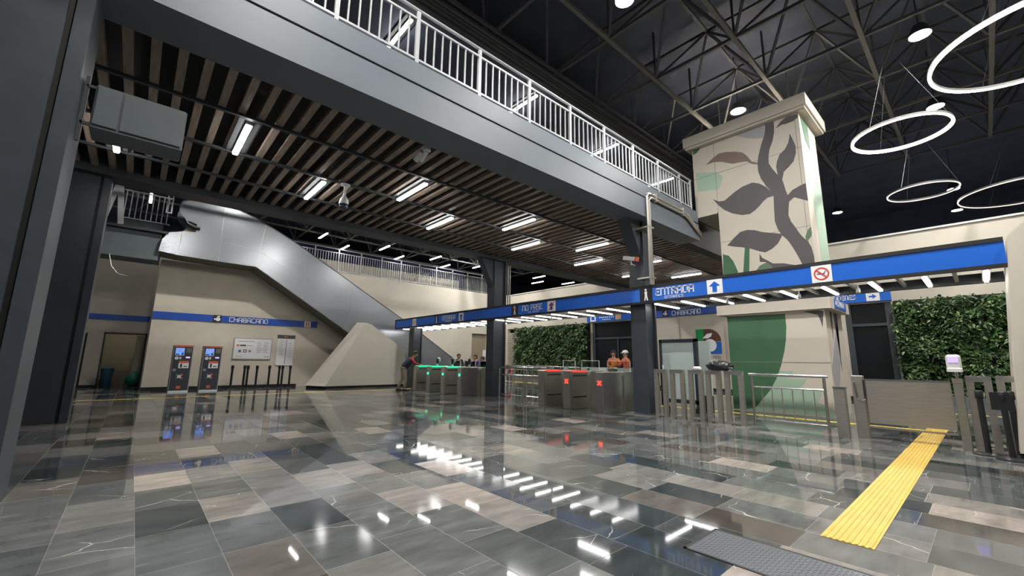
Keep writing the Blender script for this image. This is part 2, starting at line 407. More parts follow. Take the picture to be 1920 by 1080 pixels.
# upper hall shell
struct('ceiling_roof', MB().box(-16, 36, -14, 36, 10.9, 11.0), M['roof'])
struct('wall_upper_far', MB().box(35, 35.2, -14, 36, 0, 11), M['roof'])
struct('wall_upper_back', MB().box(-16, 36, 33, 33.2, 0, 11), M['roof'])
struct('wall_upper_side', MB().box(20.2, 36, -14, -13.8, 0, 11), M['roof'])
struct('floor_mezzanine', MB().box(20.2, 35, -13.8, 33, 5.2, 5.5).box(-14, 20.2, 24.1, 33, 5.2, 5.5), M['darkgird'])
# slatted ceiling under the footbridge
sl = MB()
for k in range(-14, 76): sl.box(-.52 + k * .263 - .05, -.52 + k * .263 + .05, 5.98, 11.4, 5.0, 5.09)
struct('ceiling', sl, M['slat'])
rn = MB()
for y in (7.3, 8.79, 10.22): rn.box(-4.2, 19.3, y - .03, y + .03, 4.955, 5.0)
struct('trim_2', rn, M['darkgird'])
struct('ceiling_gap_shade', MB().box(-4.2, 19.8, 5.98, 11.4, 5.3, 5.34), M['black'])  # black sheet above the slats, painting the gaps between them dark

# ================================================================== FOOTBRIDGE
b = thing('footbridge', 'slate grey steel girder of the footbridge spanning the hall above the slatted ceiling', 'bridge', (4, 5.6, 4.88))
MB().box(-4.2, 12.25, 5.30, 5.36, 4.88, 5.385).box(-4.2, 12.25, 5.36, 5.98, 4.88, 4.93).box(-4.2, 12.25, 5.36, 5.42, 4.93, 5.38).build('front_girder', M['girder'], b)
MB().box(-4.2, 12.25, 5.31, 5.45, 5.43, 5.78).build('fascia', M['girder'], b)
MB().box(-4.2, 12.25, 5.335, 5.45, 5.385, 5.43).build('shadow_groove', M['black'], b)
struct('floor_footbridge', MB().box(-4.2, 12.25, 5.45, 11.7, 5.42, 5.74).box(12.25, 19.8, 6.0, 11.7, 5.42, 5.74), M['darkgird'])
MB().box(-4.2, 19.8, 11.40, 11.46, 4.86, 5.5).box(-4.2, 19.8, 11.46, 11.9, 4.86, 4.92).box(-4.2, 19.8, 11.9, 11.96, 4.86, 5.5).build('rear_beam', M['darkgird']); tag(COL.objects['rear_beam'], 'dark beam closing the slatted ceiling on the side of the escalator', 'beam')
tag(MB().box(12.26, 19.8, 5.62, 5.97, 4.88, 5.75).build('end_girder', M['black']), 'dark girder running on from the end of the footbridge past the mural pillar', 'beam')
# railing on the bridge
g = thing('bridge_railing', 'white painted steel railing along the top edge of the footbridge', 'railing', (5.6, 5.36, 5.78))
MB().tube([(-4, 5.36, 6.73), (12.02, 5.36, 6.73)], .026, 8).build('handrail', M['rail'], g, smooth=True)
MB().bar((-4, 5.36, 6.57), (11.94, 5.36, 6.57), .035).build('top_rail', M['rail'], g)
MB().bar((-4, 5.36, 5.86), (11.94, 5.36, 5.86), .035).build('bottom_rail', M['rail'], g)
xs = [.27 + 1.222 * k for k in range(-3, 10)] + [11.94]
first_post = None
for x in xs:
    if first_post is None:
        first_post = MB().box(x - .03, x + .03, 5.335, 5.385, 5.70, 6.70).build('post', M['rail'], g); px0 = x
    else:
        c = first_post.copy(); COL.objects.link(c); c.location.x += x - px0
fb = None
for a, e in zip(xs[2:], xs[3:]):
    nb = 7 if e - a > 1 else 3
    for k in range(1, nb + 1):
        x = a + (e - a) * k / (nb + 1)
        if fb is None:
            fb = MB().box(x - .011, x + .011, 5.349, 5.371, 5.86, 6.57).build('baluster', M['rail'], g); bx0 = x
        else:
            c = fb.copy(); COL.objects.link(c); c.location.x += x - bx0
# ================================================================== COLUMNS
def h_column(name, x0, x1, y0, y1, z1, label, haunch=False):
    t = thing(name, label, 'column', ((x0 + x1) / 2, (y0 + y1) / 2, 0), 'steel columns')
    f = .045
    MB().box(x0, x0 + f, y0, y1, 0, z1).build('flange', M['col'], t)
    MB().box(x1 - f, x1, y0, y1, 0, z1).build('flange', M['col'], t)
    MB().box(x0 + f, x1 - f, y0 + .07, y1 - .07, 0, z1).build('web', M['col'], t)
    MB().cbox(x0 - .015, x1 + .015, y0 - .015, y1 + .015, 0, .025, .01).build('base_plate', M['col'], t)
    if haunch:
        MB().prism([(x0, z1), (x0, z1 - 1.0), (x0 - .55, z1)], (0, 0, 0), (1, 0, 0), (0, 0, 1), (0, 1, 0), y0 + .05, y1 - .05).build('haunch', M['col'], t)
    return t
h_column('steel_column', 9.45, 9.95, 5.55, 5.98, 4.88, 'dark steel column carrying the camera and the conduit under the footbridge', True)
h_column('steel_column', 9.38, 9.95, 11.48, 11.88, 4.86, 'dark steel column between the green gates and the red gates', True)
h_column('steel_column', 9.5, 9.95, 17.4, 17.85, 2.7, 'short violet grey column holding up the far end of the blue canopy')
def box_column(name, x0, x1, y0, y1, z1, label):
    t = thing(name, label, 'column', ((x0 + x1) / 2, (y0 + y1) / 2, 0), 'steel columns')
    MB().box(x0, x1 - .17, y0, y1, 0, z1).build('casing', M['col'], t)
    MB().box(x1 - .17, x1 - .12, y0 + .05, y1 - .05, 0, z1).build('groove', M['black'], t)
    MB().box(x1 - .12, x1, y0, y1, 0, z1).build('flange', M['col'], t)
    return t
box_column('steel_column', -1.35, -.77, 11.62, 12.05, 4.86, 'dark column standing by the store room doorway behind the nearest one')
box_column('steel_column', -1.45, -.70, 5.40, 6.05, 4.88, 'closest dark column, with the grey ventilation box fixed to it')
# ventilation box
t = thing('ventilation_box', 'grey sheet metal ventilation box bracketed to the closest column', 'vent', (-.27, 5.9, 3.5))
MB().cbox(-.62, .12, 5.72, 6.1, 3.52, 3.99, .012).build('casing', M['greybox'], t)
MB().box(-.40, .10, 5.70, 5.72, 3.55, 3.965).build('front_panel', M['greybox'], t)
MB().box(-.60, -.42, 5.70, 5.72, 3.55, 3.965).build('side_panel', M['greybox'], t)
MB().bar((-.69, 5.75, 3.35), (-.69, 5.75, 4.05), .03).bar((-.69, 5.75, 3.95), (-.6, 5.75, 3.95), .03).bar((-.69, 5.75, 3.55), (-.6, 5.75, 3.55), .03).build('bracket', M['darkgird'], t)
# conduits on the column
t = thing('conduit', 'pair of galvanised conduits rising up the camera column and along the girder', 'pipe', (9.7, 5.25, 3.14))
for dx, dz in ((0, 0), (.09, -.09)):
    MB().tube([(9.24 + dx, 5.25, 3.14), (9.23 + dx, 5.25, 5.40 + dz), (9.27 + dx, 5.25, 5.49 + dz), (9.36 + dx, 5.25, 5.52 + dz), (11.2, 5.25, 5.52 + dz), (11.45, 5.25, 5.46 + dz), (12.0, 5.25, 5.2 + dz), (12.4, 5.3, 5.10 + dz)],
              .034, 8).build('pipe', M['steel'], t, smooth=True)
MB().box(9.2, 9.45, 5.22, 5.6, 3.3, 3.34).build('standoff', M['steeld'], t); MB().box(9.2, 9.45, 5.22, 5.6, 4.6, 4.64).build('standoff', M['steeld'], t)
for xx in (9.6, 11.1): MB().box(xx, xx + .05, 5.2, 5.32, 5.36, 5.6).build('clamp', M['steeld'], t)
t = thing('conduit', 'bundle of thin vertical pipes on the column between the two gate groups', 'pipe', (10.05, 11.7, 3.1))
for dx in (0, .10, .2):
    MB().tube([(10.05 + dx, 11.62, 3.14), (10.05 + dx, 11.62, 4.8)], .022, 6).build('pipe', M['steel'], t, smooth=True)

# ================================================================== LIGHTS
def tube_y(name, x, y, z, m, label, group, L=1.26, w=.075, cat='light'):
    t = thing(name, label, cat, (x, y, z), group)
    MB().cbox(x - w / 2 - .012, x + w / 2 + .012, y - L / 2 - .01, y + L / 2 + .01, z + .03, z + .075, .006).build('housing', M['white'], t)
    MB().cbox(x - w / 2, x + w / 2, y - L / 2, y + L / 2, z, z + .032, .008).build('diffuser', m, t)
    return t
ORD = ['first', 'second', 'third', 'fourth', 'fifth', 'sixth', 'seventh', 'eighth', 'ninth', 'tenth', 'eleventh', 'twelfth']
proto = tube_y('tube_light', .93, 8.08, 4.9, M['tube'], 'slat ceiling tube light', 'tube lights on the slatted ceiling')
MB().cbox(.93 - .15, .93 + .15, 8.08 - .70, 8.08 + .70, 4.974, 5.001, .004).build('mounting_plate', M['darkgird'], proto)
nf = [0, 0]
for i in range(-1, 11):
    row = i % 2
    y = 8.08 if row == 0 else 9.5
    k = nf[row]; nf[row] += 1
    lab = 'lit tube under the slats, %s from the ventilation box, row %s' % (ORD[k], 'near the front girder' if row == 0 else 'near the rear beam')
    x = .93 + 1.618 * i
    if i == 0: proto['label'] = lab; continue
    dup(proto, (x - .93, y - 8.08, 0), lab)
for k in range(4):
    x0 = 3.93 + 4.22 * k
    dup(proto, (x0 - .93, 8.75 - 8.08, 9.175 - 4.9), 'lit tube glimpsed through the bridge railing, %s along from the near end' % ORD[k], 'tube lights above the footbridge')
pm = tube_y('tube_light', 6.52, 21.97, 7.45, M['tube'], 'small lit tube below the back trusses, first along from the escalator', 'tube lights over the mezzanine railing')
for yy in (21.6, 22.34): MB().tube([(6.52, yy, 7.52), (6.52, yy, 9.32)], .008, 5).build('hanger', M['darkgird'], pm)
for k in range(1, 7):
    x0 = 6.52 + 1.672 * k; y0 = 21.97 if k % 2 == 0 else 23.55
    dup(pm, (x0 - 6.52, y0 - 21.97, 0), 'small lit tube below the back trusses, %s along from the escalator' % ORD[k], 'tube lights over the mezzanine railing')
dup(pm, (-.25 - 6.52, 21.5 - 21.97, 0), 'lit tube seen through the landing balusters above the escalator', 'tube lights over the mezzanine railing')
for k, (x, y) in enumerate(((-2.83, 23.6), (-3.6, 30.0), (-4.3, 31.8))):
    dup(pm, (x - 6.52, y - 21.97, 0), 'distant lit tube in the gap between the two near columns, %s from above' % ORD[k], 'tube lights over the mezzanine railing')
for k, (x, y) in enumerate(((21.95, 21.6), (23.4, 23.2), (25.36, 21.7))):
    dup(pm, (x - 6.52, y - 21.97, 0), 'tiny lit tube beyond the far parapet, %s from the dark column with thin pipes' % ORD[k], 'tube lights over the mezzanine railing')
# floodlights under the roof
def flood(x, y, z, label, zt=10.9):
    t = thing('floodlight', label, 'light', (x, y, z), 'round floodlights under the roof')
    MB().lathe([(.05, .28), (.12, .26), (.22, .05), (.23, .0), (.20, .0), (.19, .03)], (x, y, z), 20).build('housing', M['darkgird'], t, smooth=True)
    MB().lathe([(.195, .035), (.19, .012), (.001, .008)], (x, y, z), 20).build('lens', M['flood'], t)
    MB().tube([(x, y, z + .26), (x, y, zt)], .015, 6).build('stem', M['darkgird'], t)
    return t
f0 = flood(7.0, 4.3, 9.0, 'brightest round floodlight under the roof, straight above the bridge railing')
for x, y, l in ((13.1, 4.22, 'round floodlight glowing right on top of the mural pillar'), (13.0, .12, 'round floodlight above the larger near ring light'), (17.2, .1, 'round floodlight behind the small bright ring light'),
                (26.2, 4.2, 'small round floodlight low beside the mural pillar, over the far hall'), (26.2, .05, 'small round floodlight touching the thin dim ring'), (30.0, .06, 'small round floodlight under the thin dim ring, nearest the parapet')):
    dup(f0, (x - 7.0, y - 4.3, 0), l)
for x, y, l in ((7.0, -3.9, 'added unseen floodlight out over the near floor, away from the bridge'), (7.0, .2, 'added unseen floodlight over the yellow tactile strip')):  # added out-of-view floodlights that brighten the near floor
    dup(f0, (x - 7.0, y - 4.3, 0), l)
fb2 = flood(2.8, 16.3, 8.7, 'added hidden floodlight over the back hall above the ticket machines', 9.32)  # added floodlights hidden by the bridge, there to brighten the back hall walls
dup(fb2, (6.6, 0, 0), 'added hidden floodlight over the back hall above the pyramid plinth')
dup(fb2, (13.2, 0, 0), 'added hidden floodlight over the back hall above the nearer living wall')
for x, y, l in ((1.0, 4.3, 'added unseen floodlight over the hall in front of the closest column'), (1.0, .1, 'added unseen floodlight over the hall above the access hatch')): dup(f0, (x - 7.0, y - 4.3, 0), l)  # added unseen floodlights carrying on the lamp grid, to brighten the girder
dup(fb2, (13.7, 4.6, -.1), 'added hidden floodlight high over the pale mezzanine wall near the brown shutter')  # another added, hidden floodlight that lifts the mezzanine wall
# ring pendants
def ring(cx, cy, z, r, m, label):
    k = .028 if m is M['ring'] else .016
    t = thing('ring_light', label, 'light', (cx, cy, z), 'hanging ring lights')
    P = [(cx + r * math.cos(2 * math.pi * i / 64), cy + r * math.sin(2 * math.pi * i / 64)) for i in range(64)]
    MB().loft([[(cx + q * math.cos(2 * math.pi * i / 64), cy + q * math.sin(2 * math.pi * i / 64), z + h) for q, h in ((r - k, .02), (r + k, .02), (r + k, .075), (r - k, .075))] for i in list(range(64)) + [0]], caps=False).build('rim', M['white'] if m is M['ring'] else M['darkgird'], t)
    MB().loft([[(cx + q * math.cos(2 * math.pi * i / 64), cy + q * math.sin(2 * math.pi * i / 64), z + h) for q, h in ((r - k, 0), (r + k, 0), (r + k, .02), (r - k, .02))] for i in list(range(64)) + [0]], caps=False).build('diffuser', m, t)
    for a in (30, 150, 270):
        MB().tube([(cx + r * math.cos(R(a)), cy + r * math.sin(R(a)), z + .07), (cx + r * .2 * math.cos(R(a)), cy + r * .2 * math.sin(R(a)), 9.0)], .005, 4).build('cable', M['darkgird'], t)
    return t
ring(11.42, -1.365, 7.0, 1.447, M['ring'], 'largest warm white ring light, hanging closest to the viewer')
ring(13.77, .77, 7.0, .94, M['ring'], 'small bright ring light hanging beside the mural pillar')
ring(19.07, .75, 7.0, .88, M['ringdim'], 'thin dim orange ring light hanging beyond the mural pillar')
ring(21.36, -1.535, 7.0, 1.535, M['ringdim'], 'large dim orange ring light hanging above the far parapet')

# ================================================================== ROOF SPACE FRAME
def space_frame(name, label, xs, ys, z, h, m1, m2, w, loc):
    t = thing(name, label, 'roof truss', loc)
    for y in ys: MB().bar((xs[0], y, z), (xs[-1], y, z), w * 1.25).build('bottom_chord', m1, t)
    for x in xs: MB().bar((x, ys[0], z + .01), (x, ys[-1], z + .01), w).build('cross_chord', m2, t)
    ux = [(a + c) / 2 for a, c in zip(xs, xs[1:])]; uy = [(a + c) / 2 for a, c in zip(ys, ys[1:])]
    for y in uy: MB().bar((ux[0], y, z + h), (ux[-1], y, z + h), w).build('top_chord', m2, t)
    for x in ux: MB().bar((x, uy[0], z + h), (x, uy[-1], z + h), w).build('top_cross_chord', m2, t)
    for j, y in enumerate(ys):
        mb = MB()
        for i, x in enumerate(xs):
            for p in (x - (xs[1] - xs[0]) / 2, x + (xs[1] - xs[0]) / 2):
                for q in (y - (ys[1] - ys[0]) / 2, y + (ys[1] - ys[0]) / 2):
                    if ux[0] - .01 <= p <= ux[-1] + .01 and uy[0] - .01 <= q <= uy[-1] + .01: mb.bar((x, y, z), (p, q, z + h), w * .75)
            mb.bar((x, y, z), (x, y, z + h), w * .6)
        mb.build('lattice_bracing', m2, t)
    return t
space_frame('roof_space_frame', 'dark lattice roof frame above the footbridge and ring lights', [1.13 + 2.2 * k for k in range(-2, 10)], [1.06 + 2.08 * k for k in range(-3, 4)], 9.05, 1.5, M['chord'], M['frame'], .075, (10, 2, 9.05))
space_frame('roof_space_frame', 'dark lattice roof frame over the mezzanine railing behind the bridge', [-5.1 + 2.2 * k for k in range(0, 13)], [13.4 + 2.3 * k for k in range(0, 6)], 7.75, 1.3, M['frame'], M['frame'], .065, (10, 19, 7.75))
t = thing('eaves_beam', 'bundle of dark purlins running just above the bridge railing', 'beam', (8, 7, 8.8))
for y, z in ((6.85, 9.0), (6.98, 8.93), (7.14, 9.0), (7.34, 8.94)):
    MB().bar((-4, y, z), (19.8, y, z), .07).build('purlin', M['frame'], t)
struct('ceiling_upper', MB().box(-6, 19.8, 7.4, 13.3, 9.275, 9.4).box(-6, 36, 13.3, 33, 9.32, 9.4), M['roof'])

# ================================================================== CANOPY WITH SIGNS
F93 = faceX(9.30)
t = thing('sign_canopy', 'long canopy with a blue direction sign along its edge over the gates', 'canopy', (9.3, 9, 2.7))
MB().box(9.30, 9.34, -.38, 18.85, 2.745, 3.075).build('blue_fascia', M['blue'], t)
MB().box(9.285, 9.36, -.38, 18.92, 3.075, 3.14).box(9.285, 9.36, -.38, 18.92, 2.69, 2.745).box(9.285, 9.36, 18.85, 18.92, 2.745, 3.075).build('sign_frame', M['black'], t)
MB().box(10.82, 10.92, -.38, 18.92, 2.69, 2.86).box(9.36, 10.82, 18.84, 18.92, 2.7, 2.9).build('rear_beam', M['darkgird'], t)
MB().box(9.36, 10.9, -.38, 18.92, 2.96, 3.0).build('top_sheet', M['darkgird'], t)
JY = [5.32 - .343 * k for k in range(17)] + [6.76 + .3425 * k for k in range(15)] + [12.35 + .3425 * k for k in range(19)]
for y in JY:
    MB().box(9.36, 10.82, y - .025, y + .025, 2.735, 2.80).build('joist', M['steeld'], t)
def sign_parts(t):
    W, BK, BL = M['sign_white'], M['black'], M['blue']
    o = MB(); text(F93, o, 'ENTRADA', -5.17, -4.20, 2.865, 3.02, .002, .008, .17); o.build('entrance_lettering', W, t)
    o = MB(); text(F93, o, 'ENTRANCE', -4.94, -4.46, 2.77, 2.825, .002, .006, .17); o.build('entrance_lettering', W, t)
    o = MB(); text(F93, o, 'NO', -9.90, -9.60, 2.865, 3.02, .002, .008, .17); o.build('no_entry_lettering', W, t); o = MB(); text(F93, o, 'PASE', -9.50, -8.98, 2.865, 3.02, .002, .008, .17); o.build('no_entry_lettering', W, t)
    o = MB(); text(F93, o, 'NO', -9.63, -9.50, 2.775, 2.82, .002, .006, .17); o.build('no_entry_lettering', W, t); o = MB(); text(F93, o, 'ENTRY', -9.44, -9.12, 2.775, 2.82, .002, .006, .17); o.build('no_entry_lettering', W, t)
    o = MB(); text(F93, o, 'ENTRADA', -14.73, -13.74, 2.865, 3.02, .002, .008, .17); o.build('entrance_lettering', W, t)
    o = MB(); text(F93, o, 'ENTRANCE', -14.5, -14.0, 2.775, 2.83, .002, .006, .17); o.build('entrance_lettering', W, t)
    for a, e in ((-3.93, -3.60), (-13.53, -13.21)):
        o = MB(); F93.rect(o, a, e, 2.752, 3.068, .0, .012, 0); arrow_up(F93, o, (a + e) / 2, 2.91, .24, .012, .016, 1); o.build('arrow_panel', [W, BL], t)
    o = MB(); F93.rect(o, -8.78, -8.45, 2.752, 3.068, 0, .012, 0); arrow_up(F93, o, -8.615, 2.91, .24, .012, .016, 1)
    F93.poly(o, [(-8.75, 2.78), (-8.73, 2.77), (-8.48, 3.04), (-8.50, 3.05)], .016, .019, 2); o.build('crossed_arrow_panel', [W, mat('dark_arrow', (.06, .05, .20), .5), M['sign_red']], t)
    for a, e in ((-1.99, -1.68), (-17.2, -16.88)):
        o = MB(); F93.rect(o, a, e, 2.752, 3.068, 0, .012, 0); c = (a + e) / 2
        annulus(F93, o, c, 2.91, .095, .118, .012, .016, 1)
        F93.poly(o, [(c - .085, 2.98), (c - .07, 2.995), (c + .085, 2.84), (c + .07, 2.825)], .016, .018, 1)
        F93.rect(o, c - .07, c + .05, 2.90, 2.918, .012, .015, 2); F93.poly(o, [(c + .03, 2.92), (c + .05, 2.92), (c + .075, 2.955), (c + .06, 2.955)], .012, .015, 2)
        o.build('no_smoking_panel', [W, M['sign_red'], M['inkd']], t)
    for a, e, mm in ((-5.60, -5.26, W), (-10.44, -10.12, M['paper']), (-15.27, -15.04, W)):
        o = MB(); c = (a + e) / 2; F93.rect(o, a, e, 2.748, 3.072, 0, .012, 0)
        F93.poly(o, disc(c, 3.03, .028, 12), .012, .016, 1); F93.poly(o, [(c - .035, 2.99), (c + .035, 2.99), (c + .03, 2.89), (c + .06, 2.765), (c + .02, 2.765), (c, 2.86), (c - .02, 2.765), (c - .05, 2.765), (c - .025, 2.89)], .012, .016, 1)
        if mm is M['paper']: F93.poly(o, [(c - .02, 2.93), (c - .09, 3.03), (c - .07, 3.04), (c + .01, 2.97), (c + .09, 2.99), (c + .09, 2.965)], .0165, .02, 2)
        o.build('walking_figure_panel', [BK, mm, mat('figure_red', (.5, .08, .06), .5)], t)
sign_parts(t)
def tube_x(x, y, z, m, label, group, L=1.22):
    t = thing('tube_light', label, 'light', (x, y, z), group)
    MB().cbox(x - L / 2 - .01, x + L / 2 + .01, y - .045, y + .045, z + .025, z + .055, .006).build('housing', M['steeld'], t)
    MB().cbox(x - L / 2, x + L / 2, y - .026, y + .026, z, z + .027, .008).build('diffuser', m, t)
    return t
ys = [5.32 - .686 * k for k in range(9)]
p2 = tube_x(10.13, ys[0], 2.68, M['tubew'], 'lit tube under the canopy, first from the camera column towards the mural pillar', 'tube lights under the canopy')
for k, y in enumerate(ys[1:]):
    dup(p2, (0, y - ys[0], 0), 'lit tube under the canopy, %s from the camera column towards the slanted slab' % ORD[k + 1])
for k in range(8):
    dup(p2, (0, 6.76 + .685 * k - ys[0], 0), 'lit tube under the canopy above the red gates, %s from the camera column' % ORD[k])
for k in range(10):
    dup(p2, (0, 12.35 + .685 * k - ys[0], 0), 'lit tube under the canopy above the green gates, %s from the column with thin pipes' % ORD[k])
sp = thing('spotlight', 'small white spotlight under the canopy between the arrow panel and the tubes', 'light', (9.9, 3.75, 2.6), 'small spotlights under the canopy')
MB().tube([(9.9, 3.75, 2.74), (9.9, 3.75, 2.66)], .012, 6).build('stem', M['white'], sp)
MB().tube([(9.9, 3.75, 2.67), (9.87, 3.75, 2.60)], [.03, .036], 10).build('head', M['white'], sp)
for y, l in ((1.45, 'small white spotlight under the canopy beside the no smoking sign'), (2.4, 'small white spotlight under the canopy in front of the mural pillar'), (9.3, 'small white spotlight under the canopy behind the no entry lettering'), (12.05, 'small white spotlight under the canopy against the column with thin pipes')):
    dup(sp, (0.15, y - 3.75, 0), l)

# ================================================================== WALL SIGNS
def station_icon(face, mb, cu, cz, s, d):
    face.rect(mb, cu - s / 2, cu + s / 2, cz - s / 2, cz + s / 2, 0, d, 0)
    face.poly(mb, disc(cu + .12 * s, cz - .08 * s, .27 * s), d, d + .004, 1)
    face.poly(mb, disc(cu - .24 * s, cz - .06 * s, .13 * s, 12), d, d + .004, 1)
    face.poly(mb, [(cu - .1 * s, cz + .22 * s), (cu + .1 * s, cz + .42 * s), (cu + .36 * s, cz + .36 * s), (cu + .18 * s, cz + .2 * s)], d, d + .004, 1)
FY = faceY(20.80)
t = thing('station_name_band', 'blue wall band with CHABACANO lettering above the ticket machines', 'sign', (3.3, 20.78, 2.66))
MB().box(.35, 6.27, 20.77, 20.80, 2.66, 2.94).build('band', M['blued'], t)
FB = faceY(20.77)
o = MB(); text(FB, o, 'CHABACANO', 2.80, 4.24, 2.72, 2.885, .002, .01, .19); o.build('lettering', M['sign_white'], t)
o = MB(); station_icon(FB, o, 2.37, 2.80, .29, .008); o.build('station_icon', [M['black'], M['sign_white']], t)
o = MB(); FB.rect(o, 5.70, 5.98, 2.665, 2.935, 0, .008, 0); FB.rect(o, 5.76, 5.92, 2.72, 2.88, .008, .012, 1); FB.rect(o, 5.82, 5.86, 2.74, 2.86, .012, .016, 0); o.build('emblem', [M['sign_white'], M['kred']], t)
tag(MB().box(-6, .34, 23.775, 23.80, 2.70, 2.93).build('blue_band', M['blued']), 'plain blue wall band above the store room doorway', 'sign')
FF = faceX(19.80)
t = thing('station_name_band', 'blue band with CHABACANO lettering high on the far wall behind the white board', 'sign', (19.8, 9.3, 3.5))
MB().box(19.80, 19.9, 7.7, 12.2, 3.55, 3.88).build('band', M['blued'], t)
o = MB(); text(FF, o, 'CHABACANO', -10.17, -8.72, 3.60, 3.80, .002, .012, .2); o.build('lettering', M['sign_white'], t)
o = MB(); station_icon(FF, o, -10.55, 3.72, .30, .01); o.build('station_icon', [M['black'], M['sign_white']], t)
t = thing('direction_band', 'blue direction band over the dark glass door by the nearer green wall', 'sign', (19.8, 13.8, 3.5))
MB().box(19.80, 19.9, 12.2, 15.5, 3.55, 3.88).build('band', M['blue'], t)
o = MB(); FF.rect(o, -15.25, -14.85, 3.57, 3.86, 0, .01, 0); FF.rect(o, -15.15, -14.95, 3.66, 3.86, .01, .014, 1)
for k in range(8): FF.rect(o, -14.6 + k * .13, -14.52 + k * .13, 3.74, 3.81, .002, .008, 0)
for k in range(5): FF.rect(o, -14.4 + k * .12, -14.32 + k * .12, 3.62, 3.67, .002, .008, 0)
o.build('lettering', [M['sign_white'], M['blue']], t); o = MB(); FF.rect(o, -13.5, -13.15, 3.6, 3.86, 0, .01); o.build('emblem', mat('pale_orange', (.75, .45, .22), .5), t)
t = thing('direction_band', 'blue band reading ANDENES with an arrow, half hidden behind the mural pillar', 'sign', (19.8, 2.7, 3.5))
MB().box(19.80, 19.9, 1.98, 4.5, 3.55, 3.9).build('band', M['blue'], t)
o = MB(); text(FF, o, 'ANDENES', -3.72, -2.93, 3.68, 3.83, .002, .01, .19); o.build('lettering', M['sign_white'], t)
o = MB(); FF.rect(o, -2.66, -2.28, 3.57, 3.87, 0, .01, 0); FF.poly(o, [(-2.58, 3.76), (-2.58, 3.7), (-2.48, 3.7), (-2.48, 3.64), (-2.36, 3.73), (-2.48, 3.82), (-2.48, 3.76)], .01, .014, 1); o.build('arrow_panel', [M['sign_white'], M['blue']], t)
# station emblem on the far wall
t = thing('station_emblem', 'large square station emblem with white apricot on green, brown and blue', 'sign', (19.84, 8.5, 1.4))
FE = faceX(19.84)
o = MB(); FE.rect(o, -9.25, -7.75, 1.36, 2.98, 0, .02); o.build('backing', M['beige'], t)
FE2 = faceX(19.82)
cu, cz, s = -8.48, 2.26, 1.15
o = MB()
FE2.rect(o, cu - s / 2, cu, cz - s / 2, cz + s / 2, 0, .006, 0)
FE2.poly(o, [(cu - s / 2, cz - s / 2), (cu + s / 2, cz - s / 2), (cu + s / 2, cz - .02 * s), (cu, cz - .02 * s), (cu - .1 * s, cz - .2 * s)], .006, .010, 1)
FE2.poly(o, [(cu - .2 * s, cz - .02 * s)] + [(cu + .0 * s + .5 * s * math.cos(R(a)), cz + .5 * s * math.sin(R(a))) for a in range(110, -1, -10)] + [(cu - .02 * s, cz - .02 * s)], .006, .011, 2)
FE2.poly(o, [(cu - .5 * s, cz - .5 * s), (cu - .5 * s, cz - .1 * s), (cu - .22 * s, cz + .03 * s), (cu - .12 * s, cz - .35 * s), (cu - .2 * s, cz - .5 * s)], .011, .013, 3)
FE2.poly(o, disc(cu + .06 * s, cz - .16 * s, .25 * s, 28), .012, .016, 3)
FE2.poly(o, [(cu - .22 * s, cz + .13 * s), (cu - .05 * s, cz + .30 * s), (cu + .16 * s, cz + .33 * s), (cu + .12 * s, cz + .2 * s), (cu - .02 * s, cz + .12 * s)], .012, .016, 3)
o.build('emblem', [M['lgreen'], M['lblue'], M['lbrown'], M['sign_white']], t)
o = MB(); text(FE2, o, 'CHABACANO', -9.0, -7.95, 1.46, 1.58, .004, .01, .2); o.build('lettering', M['ink'], t)

